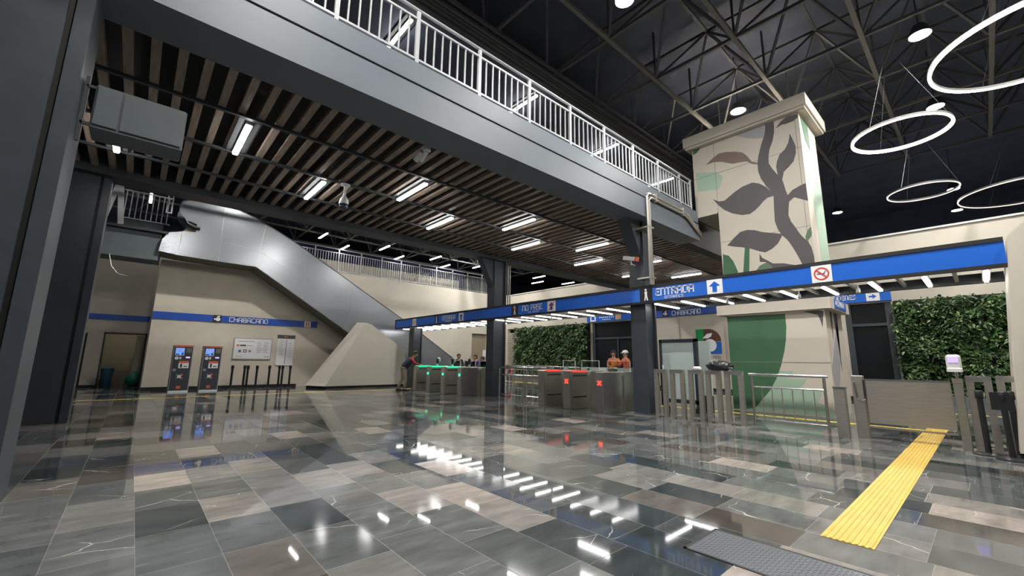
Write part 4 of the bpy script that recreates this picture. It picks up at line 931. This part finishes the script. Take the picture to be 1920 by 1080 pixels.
# ================================================================== LOW RAILINGS
def low_railing(name, x, y0, y1, label, nb, mid=None, z1=1.03, zm=.78):
    t = thing(name, label, 'railing', (x, (y0 + y1) / 2, 0), 'low steel railings')
    MB().tube([(x, y0 - .06, z1), (x, y1 + .06, z1)], .03, 10).build('handrail', M['chrome'], t, smooth=True)
    MB().tube([(x, y0, zm), (x, y1, zm)], .018, 8).build('mid_rail', M['chrome'], t, smooth=True)
    MB().tube([(x, y0, .13), (x, y1, .13)], .018, 8).build('bottom_rail', M['chrome'], t, smooth=True)
    for y in [y0, y1] + (mid or []):
        MB().tube([(x, y, 0), (x, y, z1)], .026, 8).build('post', M['steel'], t, smooth=True)
    for k in range(1, nb + 1):
        y = y0 + (y1 - y0) * k / (nb + 1)
        MB().tube([(x, y, .13), (x, y, zm)], .009, 6).build('baluster', M['steel'], t, smooth=True)
    return t
low_railing('low_railing', 9.84, 2.10, 3.36, 'low steel railing with thin balusters in front of the mural pillar', 6)
low_railing('low_railing', 9.60, 8.86, 11.37, 'low steel railing between the pipe column and the red gates', 0, [10.14, 10.02])
low_railing('low_railing', 15.2, 12.6, 18.2, 'far low railing with balusters before the nearer green wall', 22, [14.0, 15.4, 16.8], 1.0, .8)
# square tube gates
def frame_gate(y0, y1, label, x=9.5, z1=1.10, w=.085):
    t = thing('frame_gate', label, 'gate', (x, (y0 + y1) / 2, 0), 'square tube steel gates')
    MB().box(x - .05, x + .05, y0, y0 + w, 0, z1 - w).build('upright', M['steeld'], t); MB().box(x - .05, x + .05, y1 - w, y1, 0, z1 - w).build('upright', M['steeld'], t)
    MB().box(x - .05, x + .05, y0, y1, z1 - w, z1).build('top_bar', M['steel'], t)
    MB().box(x - .05, x + .05, y0 + w, y1 - w, .02, .06).build('sill', M['steeld'], t)
    return t
for a, e, l in ((5.10, 5.40, 'square tube gate touching the camera column'), (4.67, 5.0, 'square tube gate in front of the white display board'), (4.25, 4.56, 'square tube gate with the crumpled white cloth on it'), (3.86, 4.17, 'square tube gate under the dark end of the plastic bag'), (3.41, 3.77, 'square tube gate beside the low baluster railing')):
    frame_gate(a, e, l)
frame_gate(-.02, .25, 'square tube gate beside the white scanner', 9.66, 1.11)
frame_gate(-.40, -.06, 'square tube gate tucked behind the slanted beige slab', 9.66, 1.12)
# post pair and swing gate
t = thing('gate_post', 'stubby square steel post between the low railing and the swing gate', 'post', (9.47, 1.82, 0), 'swing gate posts')
MB().cbox(9.42, 9.58, 1.73, 1.89, 0, .85, .008).build('body', M['steeld'], t); MB().box(9.41, 9.59, 1.72, 1.90, .85, .87).build('cap', M['chrome'], t)
t = thing('swing_gate', 'wide brushed steel swing gate panel over the yellow tactile strip', 'gate', (9.7, 1.0, 0))
MB().cbox(9.68, 9.84, 1.50, 1.66, 0, 1.07, .008).build('hinge_post', M['steeld'], t)
MB().box(9.68, 9.73, .42, 1.47, .27, 1.0).build('panel', M['steeld'], t)
MB().box(9.675, 9.735, .42, 1.47, 1.0, 1.02).build('panel_edge', M['chrome'], t)
MB().box(9.70, 9.72, .42, 1.5, .19, .22).build('lower_rail', M['steeld'], t)
MB().tube([(9.66, 1.62, .95), (9.64, 1.6, .68), (9.64, 1.55, .64), (9.66, 1.49, .66)], .012, 6).build('bracket', M['chrome'], t, smooth=True)
MB().box(9.66, 9.68, 1.48, 1.5, .7, 1.0).build('gap_seal', M['black'], t)
t = thing('scanner_post', 'steel post carrying the white scanner next to the swing gate', 'post', (9.55, .33, 0), 'swing gate posts')
MB().cbox(9.50, 9.60, .28, .385, 0, 1.06, .008).build('body', M['steel'], t)
MB().box(9.495, 9.605, .275, .39, 1.0, 1.065).build('collar', M['steeld'], t)
t = thing('hand_scanner', 'white rounded scanner with violet screen mounted on the gate post', 'scanner', (9.55, .34, 1.065))
MB().tube([(9.55, .33, 1.06), (9.55, .33, 1.20)], .016, 8).build('stem', M['chrome'], t)
MB().cbox(9.49, 9.60, .255, .425, 1.17, 1.435, .03).build('housing', M['white'], t)
MB().cbox(9.44, 9.50, .255, .425, 1.17, 1.235, .018).build('tray', M['white'], t)
MB().box(9.484, 9.492, .285, .40, 1.31, 1.395).build('screen', M['violet'], t)
# belt posts at the slab
def belt_post(x, y, label, belt=False):
    t = thing('belt_post', label, 'bollard', (x, y, 0), 'belt posts by the slanted slab')
    MB().lathe([(.165, 0), (.165, .012), (.14, .028), (.05, .04)], (x, y, 0), 24).build('base', M['blackpl'], t, smooth=True)
    MB().tube([(x, y, .03), (x, y, .80)], .034, 12).build('post', M['blackpl'], t, smooth=True)
    MB().lathe([(.04, .79), (.046, .80), (.046, .90), (.038, .91)], (x, y, 0), 12).build('belt_head', M['blackpl'], t, smooth=True)
    if belt:
        MB().box(x - .03, x - .02, y - .07, y + .12, .66, .90).build('belt_sign', M['blackpl'], t)
    return t
belt_post(9.38, .13, 'black belt post with round base standing closest to the scanner')
belt_post(9.14, -.09, 'black belt post with dark notice standing against the slanted slab', True)
belt_post(9.48, -.17, 'black belt post half hidden between the other two by the slab')
# slanted beige slab
t = thing('slanted_slab', 'tall slanted beige slab cutting off the end of the canopy', 'slab', (10.5, -1.5, 0))
o = MB(); o.prism([(-.16, .10), (-.41, 3.10), (-.62, 3.32), (-3.6, 4.9), (-3.6, .10)], (0, 0, 0), (0, 1, 0), (0, 0, 1), (1, 0, 0), 9.14, 10.9); o.build('body', M['beige2'], t)
o = MB(); o.prism([(-.20, 0), (-.20, .10), (-3.6, .10), (-3.6, 0)], (0, 0, 0), (0, 1, 0), (0, 0, 1), (1, 0, 0), 9.32, 10.86); o.build('plinth_base', M['black'], t)

# white display boards behind the gates
t = thing('display_board', 'white display board in a dark frame behind the square tube gates', 'board', (10.8, 5.4, 0))
MB().box(10.8, 10.86, 5.02, 5.90, .32, 1.80).build('panel', M['frost'], t)
MB().box(10.78, 10.88, 4.93, 5.02, .12, 1.88).box(10.78, 10.88, 5.90, 5.97, .12, 1.88).box(10.78, 10.88, 4.93, 5.97, 1.80, 1.88).box(10.78, 10.88, 4.93, 5.97, .22, .32).build('frame', M['col'], t)
for y in (5.05, 5.85): MB().box(10.7, 10.96, y - .03, y + .03, 0, .12).build('foot', M['blackpl'], t)
t = thing('leaning_board', 'narrow pale panel leaning just behind the display board edge', 'board', (11.6, 5.1, 0))
MB().box(11.55, 11.63, 4.94, 5.24, .40, 1.85).build('panel', M['frost'], t); MB().box(11.5, 11.68, 4.96, 5.22, 0, .40).build('stand', M['col'], t)
# bag and cloth on the gates
random.seed(21)
def crumple(cx, cy, z0, rx, ry, h, seed, n=20, k=9):
    random.seed(seed); rings = []
    for i in range(k):
        f = i / (k - 1); q = math.sin(math.pi * (.12 + .86 * f)) ** .6
        rings.append([(cx + rx * q * (1 + random.uniform(-.16, .16)) * math.cos(2 * math.pi * j / n), cy + ry * q * (1 + random.uniform(-.16, .16)) * math.sin(2 * math.pi * j / n), z0 + h * f + random.uniform(-.012, .012) * (0 < i < k - 1)) for j in range(n)])
    return MB().loft(rings)
tag(crumple(9.5, 3.87, 1.10, .13, .27, .22, 4).build('plastic_bag', M['bagplastic'], smooth=True), 'crumpled dark grey plastic bag lying across the tops of two gates', 'bag')
tag(crumple(9.5, 4.36, 1.10, .07, .11, .08, 9).build('cloth', M['paper'], smooth=False), 'small crumpled white cloth lying on top of a gate', 'cloth')
t = thing('broom', 'thin upright stick with white tip standing in the gate by the column', 'broom', (9.62, 5.24, 0))
MB().tube([(9.64, 5.22, .05), (9.62, 5.25, 1.2)], .013, 8).build('handle', M['paper'], t); MB().tube([(9.628, 5.24, .75), (9.622, 5.245, 1.0)], .016, 8).build('grip', M['orange2'], t); MB().box(9.6, 9.68, 5.16, 5.28, 0, .07).build('head', M['blackpl'], t)

# ================================================================== CAMERAS ON CEILING AND COLUMN
t = thing('dome_camera', 'white and black dome camera hanging on a stem from the slats', 'camera', (2.96, 8.78, 4.4))
MB().lathe([(.10, .558), (.10, .54), (.03, .52)], (2.96, 8.78, 4.4), 16).build('flange', M['white'], t, smooth=True)
MB().lathe([(.028, .56), (.03, .30), (.085, .22), (.10, .14), (.10, .11)], (2.96, 8.78, 4.4), 16).build('stem', M['white'], t, smooth=True)
MB().lathe([(.095, .11), (.095, .09)], (2.96, 8.78, 4.4), 16).build('band', M['black'], t)
MB().ball((2.96, 8.78, 4.46), .085, n=16).build('dome', mat('dome_glass', (.05, .05, .08), .1), t, smooth=True)
t = thing('bullet_camera', 'grey white bullet camera fixed under the slats next to the girder', 'camera', (3.42, 6.2, 4.8))
MB().lathe([(.07, .15), (.07, .09), (.04, .08)], (3.42, 6.15, 4.8), 12).build('mount', M['white'], t, smooth=True)
MB().tube([(3.42, 6.17, 4.9), (3.40, 6.34, 4.78)], [.055, .06], 10).build('body', M['white'], t, smooth=True)
MB().tube([(3.36, 6.22, 4.87), (3.33, 6.38, 4.76)], [.045, .05], 10).build('body', M['white'], t, smooth=True)
t = thing('box_camera', 'white box camera with red lens hood on the column under the girder', 'camera', (9.35, 5.75, 3.75))
MB().bar((9.30, 6.02, 3.95), (9.22, 5.62, 3.84), .10, .10).build('housing', M['white'], t)
MB().bar((9.22, 5.62, 3.84), (9.212, 5.58, 3.828), .11, .11).build('hood', M['kred'], t)
MB().bar((9.45, 5.8, 3.74), (9.28, 5.8, 3.74), .03).bar((9.28, 5.8, 3.73), (9.27, 5.8, 3.86), .03).build('bracket', M['white'], t)

# ================================================================== FLOOR ITEMS
t = thing('tactile_strip', 'broad yellow ribbed tactile strip leading to the swing gate', 'floor strip', (8, .82, 0))
o = MB(); o.box(3.96, 12.75, .665, .975, .0005, .005); o.build('base_sheet', M['yellow'], t)
o = MB()
for k in range(8):
    y = .69 + k * .037; o.prism([(y - .011, .005), (y + .011, .005), (y + .006, .010), (y - .006, .010)], (0, 0, 0), (0, 1, 0), (0, 0, 1), (1, 0, 0), 3.965, 12.74)
o.build('ribs', M['yellow'], t)
tag(MB().box(-4, 9.2, 16.86, 16.96, .0005, .004).build('floor_line', M['yline']), 'thin yellow line on the floor in front of the ticket machines', 'floor line')
tag(MB().box(11.7, 11.9, .98, 7.5, .0005, .004).build('floor_line', M['yline']), 'yellow floor line crossing behind the square tube gates', 'floor line')
tag(MB().box(16.6, 16.75, -3, 1.6, .0005, .004).build('floor_line', M['yline']), 'yellow floor line in front of the fern living wall', 'floor line')
tag(MB().box(17.5, 17.75, 5.5, 21.0, .0005, .004).build('floor_line', M['yline']), 'long yellow floor line running past the station emblem wall', 'floor line')
t = thing('access_hatch', 'dark checker plate hatch set flush in the stone floor', 'hatch', (3.2, .9, 0))
MB().box(3.0, 3.47, .1, 1.52, .0, .004).build('plate', M['plate'], t)
o = MB()
for i in range(17):
    for j in range(54):
        x, y = 3.02 + i * .027, .12 + j * .0262; s = 1 if (i + j) % 2 else -1
        o.bar((x - .007, y - .007 * s, .0045), (x + .007, y + .007 * s, .0045), .004, .002)
st = o.build('raised_studs', M['plate'], t); st['kind'] = 'stuff'
MB().box(2.98, 3.0, .08, 1.54, 0, .005).box(3.47, 3.49, .08, 1.54, 0, .005).box(2.98, 3.49, 1.52, 1.54, 0, .005).box(2.98, 3.49, .08, .1, 0, .005).build('rim', M['black'], t)
MB().box(3.42, 3.50, .55, .565, .004, .007).box(3.38, 3.60, .49, .51, .0005, .005).build('hinge', M['steeld'], t)

# ================================================================== PEOPLE
def skin_mesh(name, V, E, mats, parent, levels=2, root=0):
    me = bpy.data.meshes.new(name + '_cage'); off = parent.location
    me.from_pydata([tuple(Vector(v[:3]) - off) for v in V], E, [])
    o = bpy.data.objects.new(name + '_cage', me); COL.objects.link(o)
    s = o.modifiers.new('s', 'SKIN'); s.use_smooth_shade = True; s.branch_smoothing = .7
    for i, v in enumerate(V):
        d = me.skin_vertices[0].data[i]; d.radius = (v[3], v[4] if len(v) > 4 else v[3]); d.use_root = (i == root)
    q = o.modifiers.new('d', 'SUBSURF'); q.levels = levels
    dg = bpy.context.evaluated_depsgraph_get(); dg.update()
    m2 = bpy.data.meshes.new_from_object(o.evaluated_get(dg)); m2.name = name
    m2.materials.clear(); m2.materials.append(mats)
    for p in m2.polygons: p.use_smooth = True
    bpy.data.objects.remove(o)
    r = bpy.data.objects.new(name, m2); COL.objects.link(r); r.parent = parent
    return r
def lerp(a, b, t): return tuple(a[i] + (b[i] - a[i]) * t for i in range(3))
def person(loc, rz, J, label, shirt, pants, hair, shoe=None, vest=None, cap=None, sleeves=1.0, hairlen=0):
    """J: joints in a body frame that faces +x, y to the figure's own left side, metres above the ground"""
    t = thing('person', label, 'person', loc, None)
    c, s = math.cos(rz), math.sin(rz)
    def W(p): return (loc[0] + p[0] * c - p[1] * s, loc[1] + p[0] * s + p[1] * c, loc[2] + p[2])
    j = {k: W(v) for k, v in J.items()}
    V, E = [], []
    def add(p, r, r2=None, link=None):
        V.append((*p, r, r2 or r)); i = len(V) - 1
        if link is not None: E.append((link, i))
        return i
    pe = add(j['pelvis'], .115, .10); sp = add(lerp(j['pelvis'], j['chest'], .5), .11, .09, pe); ch = add(j['chest'], .13, .10, sp)
    nk = add(j['neck'], .062, None, ch); jaw = add(lerp(j['neck'], j['head'], .62), .085, .09, nk); hd = add(j['head'], .108, .118, jaw)
    f = Vector(j['face']) - Vector(j['head'])
    up = (Vector(j['head']) - Vector(j['neck'])).normalized()
    top = add(tuple(Vector(j['head']) + up * .085), .085, None, hd)
    nose = add(tuple(Vector(j['head']) + f.normalized() * .118 - up * .012), .018, None, hd)
    for sd in 'LR':
        a = add(j['sh' + sd], .052, None, ch); b2 = add(j['el' + sd], .038, None, a); w = add(j['wr' + sd], .027, None, b2)
        d = (Vector(j['wr' + sd]) - Vector(j['el' + sd])).normalized(); pm = Vector(j['wr' + sd]) + d * .06
        p = add(tuple(pm), .030, .016, w)
        sdv = d.cross(Vector((0, 0, 1))); sdv = sdv.normalized() if sdv.length > .1 else Vector((1, 0, 0))
        bend = Vector((0, 0, -1)) if abs(d.z) < .8 else Vector((c, s, 0))
        for q, L in ((-.03, .065), (-.01, .08), (.01, .075), (.03, .058)):
            k1 = add(tuple(pm + sdv * q + d * (.03 + L * .45)), .0085, None, p); add(tuple(pm + sdv * q * 1.1 + d * (.03 + L * .8) + bend * L * .4), .0075, None, k1)
        k1 = add(tuple(pm + sdv * .045 - d * .02 + bend * .01), .010, None, p); add(tuple(pm + sdv * .055 + d * .02 + bend * .03), .008, None, k1)
        h = add(j['hi' + sd], .085, None, pe); kn = add(j['kn' + sd], .055, None, h); an = add(j['an' + sd], .036, None, kn); add(j['to' + sd], .03, None, an)
    body = skin_mesh('body', V, E, M['skin'], t)
    # clothing
    def cloth(name, chain, m, lv=2):
        V2, E2, ix = [], [], {}
        for a, b3, in chain:
            for q in (a, b3):
                if q[0] not in ix: ix[q[0]] = len(V2); V2.append((*q[1], *q[2]))
            E2.append((ix[a[0]], ix[b3[0]]))
        return skin_mesh(name, V2, E2, m, t, lv)
    P = lambda k, r, r2=None, p=None: (k, p or j[k], (r, r2 or r))
    hip = P('pelvis', .135, .118); mid = ('mid', lerp(j['pelvis'], j['chest'], .5), (.135, .112)); cst = P('chest', .152, .122); nb = ('nb', lerp(j['chest'], j['neck'], .72), (.075, .07))
    ch2 = [(hip, mid), (mid, cst), (cst, nb)]
    for sd in 'LR':
        ch2 += [(cst, P('sh' + sd, .062))]
        if sleeves > 0:
            e = P('el' + sd, .054); ch2 += [(P('sh' + sd, .062), e)]
            if sleeves >= 1: ch2 += [(e, ('cuff' + sd, lerp(j['el' + sd], j['wr' + sd], .92), (.041, .041)))]
    cloth('shirt', ch2, shirt)
    if vest:
        hv = ('hv', lerp(j['pelvis'], j['chest'], -.12), (.185, .165))
        cloth('vest', [(hv, ('mid', mid[1], (.19, .165))), (('mid', mid[1], (.19, .165)), ('c', j['chest'], (.205, .175))), (('c', j['chest'], (.205, .175)), ('nb', lerp(j['chest'], j['neck'], .75), (.115, .11)))], vest)
    ch3 = []
    for sd in 'LR':
        ch3 += [(P('pelvis', .115, .10), P('hi' + sd, .102)), (P('hi' + sd, .102), P('kn' + sd, .074)), (P('kn' + sd, .074), ('hem' + sd, lerp(j['kn' + sd], j['an' + sd], .9), (.062, .062)))]
    cloth('trousers', ch3, pants)
    for sd in 'LR':
        a = Vector(j['an' + sd]); b4 = Vector(j['to' + sd]); d = (b4 - a); d.z = 0; d = d.normalized() if d.length > .01 else Vector((c, s, 0))
        g0 = Vector((a.x, a.y, loc[2])); sdv = Vector((-d.y, d.x, 0))
        rg = []
        for q, w, h in ((-.075, .03, .06), (-.05, .042, .085), (.03, .045, .085), (.10, .048, .055), (.16, .036, .04), (.185, .012, .02)):
            cc = g0 + d * q; rg.append([cc + sdv * w, cc + sdv * w + Vector((0, 0, h * .7)), cc + sdv * w * .5 + Vector((0, 0, h)), cc - sdv * w * .5 + Vector((0, 0, h)), cc - sdv * w + Vector((0, 0, h * .7)), cc - sdv * w])
        MB().loft(rg).build('shoe', shoe or M['shoe'], t, smooth=True)
    fv = f.normalized(); hc = Vector(j['head'])
    if cap:
        o = MB(); o.ball(tuple(hc + up * .035 - fv * .012), .128, n=14, sz=.9); V3 = [v for v in o.v]
        o.v = [tuple(Vector(v) if (Vector(v) - hc).dot(up) > .03 else Vector(v) + up * (.03 - (Vector(v) - hc).dot(up))) for v in o.v]
        cp = o.build('cap', cap, t, smooth=True)
        sdv = fv.cross(up).normalized()
        o = MB(); o.prism([(-.08, .06), (-.06, .16), (0, .19), (.06, .16), (.08, .06)], tuple(hc + up * .045), tuple(sdv), tuple(fv), tuple(up), 0, .012); o.build('cap_peak', cap, cp)
    if hair:
        o = MB(); o.ball(tuple(hc + up * .032 - fv * .018), .112, n=14, sz=1.0)
        o.v = [tuple(Vector(v) - fv * max(0, (Vector(v) - hc).dot(fv) - .055 + max(0, .05 - (Vector(v) - hc).dot(up)) * 1.5)) for v in o.v]
        if hairlen: o.tube([tuple(hc - fv * .06), tuple(hc - fv * .09 - up * .1), tuple(hc - fv * .085 - up * hairlen)], [.075, .07, .03], 10)
        o.build('hair', hair, t, smooth=True)
    for sgn in (-1, 1):
        sdv = fv.cross(up).normalized() * sgn
        MB().ball(tuple(hc + fv * .094 + sdv * .036 + up * .014), .011, n=8).build('eye', M['hair'], t)
        MB().ball(tuple(hc + sdv * .090 - fv * .005), .024, n=8).build('ear', M['skin'], t, smooth=True)
    MB().ball(tuple(hc + fv * .092 - up * .055), .02, n=8, sz=.4).build('mouth', mat('lips', (.30, .09, .07), .5), t, smooth=True)
    return t
STAND = dict(pelvis=(0, 0, .93), chest=(.0, 0, 1.27), neck=(.01, 0, 1.44), head=(.025, 0, 1.57), face=(.12, 0, 1.56), shL=(0, .17, 1.385), shR=(0, -.17, 1.385), elL=(-.02, .23, 1.10), elR=(-.02, -.23, 1.10), wrL=(.05, .22, .87), wrR=(.05, -.22, .87),
             hiL=(0, .095, .88), hiR=(0, -.095, .88), knL=(.03, .10, .48), knR=(.03, -.10, .48), anL=(0, .11, .085), anR=(0, -.11, .085), toL=(.16, .12, .04), toR=(.16, -.12, .04))
def pose(**k): d = dict(STAND); d.update(k); return d
LEAN = pose(pelvis=(-.12, 0, .92), chest=(.12, 0, 1.20), neck=(.25, 0, 1.36), head=(.33, 0, 1.47), face=(.43, 0, 1.43), shL=(.17, .18, 1.27), shR=(.17, -.18, 1.27), elL=(.33, .20, 1.08), elR=(.33, -.22, 1.08), wrL=(.52, .13, 1.06), wrR=(.52, -.14, 1.06),
            hiL=(-.12, .095, .87), hiR=(-.12, -.095, .87), knL=(-.14, .12, .48), knR=(-.02, -.10, .48), anL=(-.30, .13, .09), anR=(-.05, -.11, .085), toL=(-.15, .13, .04), toR=(.1, -.12, .04))
person((8.45, 15.95, 0), R(-25), LEAN, 'person in dark vest and red checked sleeves leaning on the first green turnstile', M['redshirt'], M['khaki'], M['hair'], vest=M['vest'])
person((14.0, 9.68, 0), R(200), pose(wrL=(.2, .06, 1.08), elL=(.02, .24, 1.12), wrR=(.2, -.06, 1.06), elR=(.02, -.24, 1.12)), 'person with dark hair in a bright orange top standing behind the glass wings', M['orange'], M['navy'], M['hair'], hairlen=.16)
person((14.0, 9.14, 0), R(150), pose(elR=(.12, -.26, 1.14), wrR=(.34, -.16, 1.14), elL=(.04, .24, 1.10), wrL=(.24, .14, 1.0)), 'person in white cap and red orange shirt turned towards the colleague in orange', M['orange2'], M['jean'], M['hair'], cap=M['white'])
BEND = pose(pelvis=(-.15, 0, .74), chest=(.22, 0, .84), neck=(.38, 0, .90), head=(.50, 0, .93), face=(.59, 0, .87), shL=(.28, .18, .84), shR=(.28, -.18, .84), elL=(.34, .22, .58), elR=(.34, -.22, .58), wrL=(.50, .12, .46), wrR=(.50, -.12, .46),
            hiL=(-.15, .09, .70), hiR=(-.15, -.09, .70), knL=(.06, .11, .42), knR=(.06, -.11, .42))
person((16.6, 18.75, 0), R(215), BEND, 'person in orange top and jeans bending down beyond the low handrail', M['orange2'], M['jean'], M['hair'])
person((13.0, 18.8, 0), R(230), pose(**{k: (v[0], v[1], v[2] * .93) for k, v in STAND.items()}), 'person in dark clothes with dark hair standing behind the green turnstiles', M['vest'], M['navy'], M['hair'], hairlen=.2)
person((13.0, 17.3, 0), R(200), pose(**{k: (v[0], v[1], v[2] * .90) for k, v in STAND.items()}), 'person in purple jacket standing beside the column behind the green turnstiles', M['purple'], M['navy'], M['hair'])
person((13.4, 17.25, 0), R(160), pose(**{k: (v[0], v[1], v[2] * .84) for k, v in STAND.items()}), 'shorter person in red top next to the purple jacket behind the turnstiles', M['redshirt'], M['navy'], M['hair'])
tag(MB().box(23.55 - 4.95, 23.55 - 4.4, 23.92, 23.95, 1.55, 2.0).build('notice', M['paper']), 'small white notice on the brown shutter at the back', 'notice')

# ================================================================== WORLD, CAMERA, VIEW
w = bpy.data.worlds.new('World'); SC.world = w; w.use_nodes = True
bgn = w.node_tree.nodes.get('Background') or w.node_tree.nodes.new('ShaderNodeBackground')
bgn.inputs[0].default_value = (.55, .60, .66, 1); bgn.inputs[1].default_value = .10
cam = bpy.data.cameras.new('camera'); co = bpy.data.objects.new('camera', cam); COL.objects.link(co)
cam.sensor_fit = 'HORIZONTAL'; cam.sensor_width = 36; cam.lens = 783.5 / 1920 * 36; cam.clip_start = .05; cam.clip_end = 200
pi, ro, ya = R(9.9), R(.74), R(48.3)
fw3 = Vector((math.cos(ya), math.sin(ya), 0)); rt = Vector((math.sin(ya), -math.cos(ya), 0)); up = Vector((0, 0, 1))
f2 = fw3 * math.cos(pi) + up * math.sin(pi); u2 = up * math.cos(pi) - fw3 * math.sin(pi)
r3 = rt * math.cos(ro) + u2 * math.sin(ro); u3 = u2 * math.cos(ro) - rt * math.sin(ro)
m4 = Matrix((r3, u3, -f2)).transposed().to_4x4(); m4.translation = (0, 0, 1.25)
co.matrix_world = m4
SC.camera = co
SC.view_settings.view_transform = 'Standard'; SC.view_settings.look = 'None'; SC.view_settings.gamma = 1; SC.view_settings.use_curve_mapping = False
SC.view_settings.exposure = 0.92
SC.cycles.max_bounces = 6; SC.cycles.transparent_max_bounces = 8; SC.cycles.sample_clamp_indirect = 6
SC.cycles.use_denoising = True
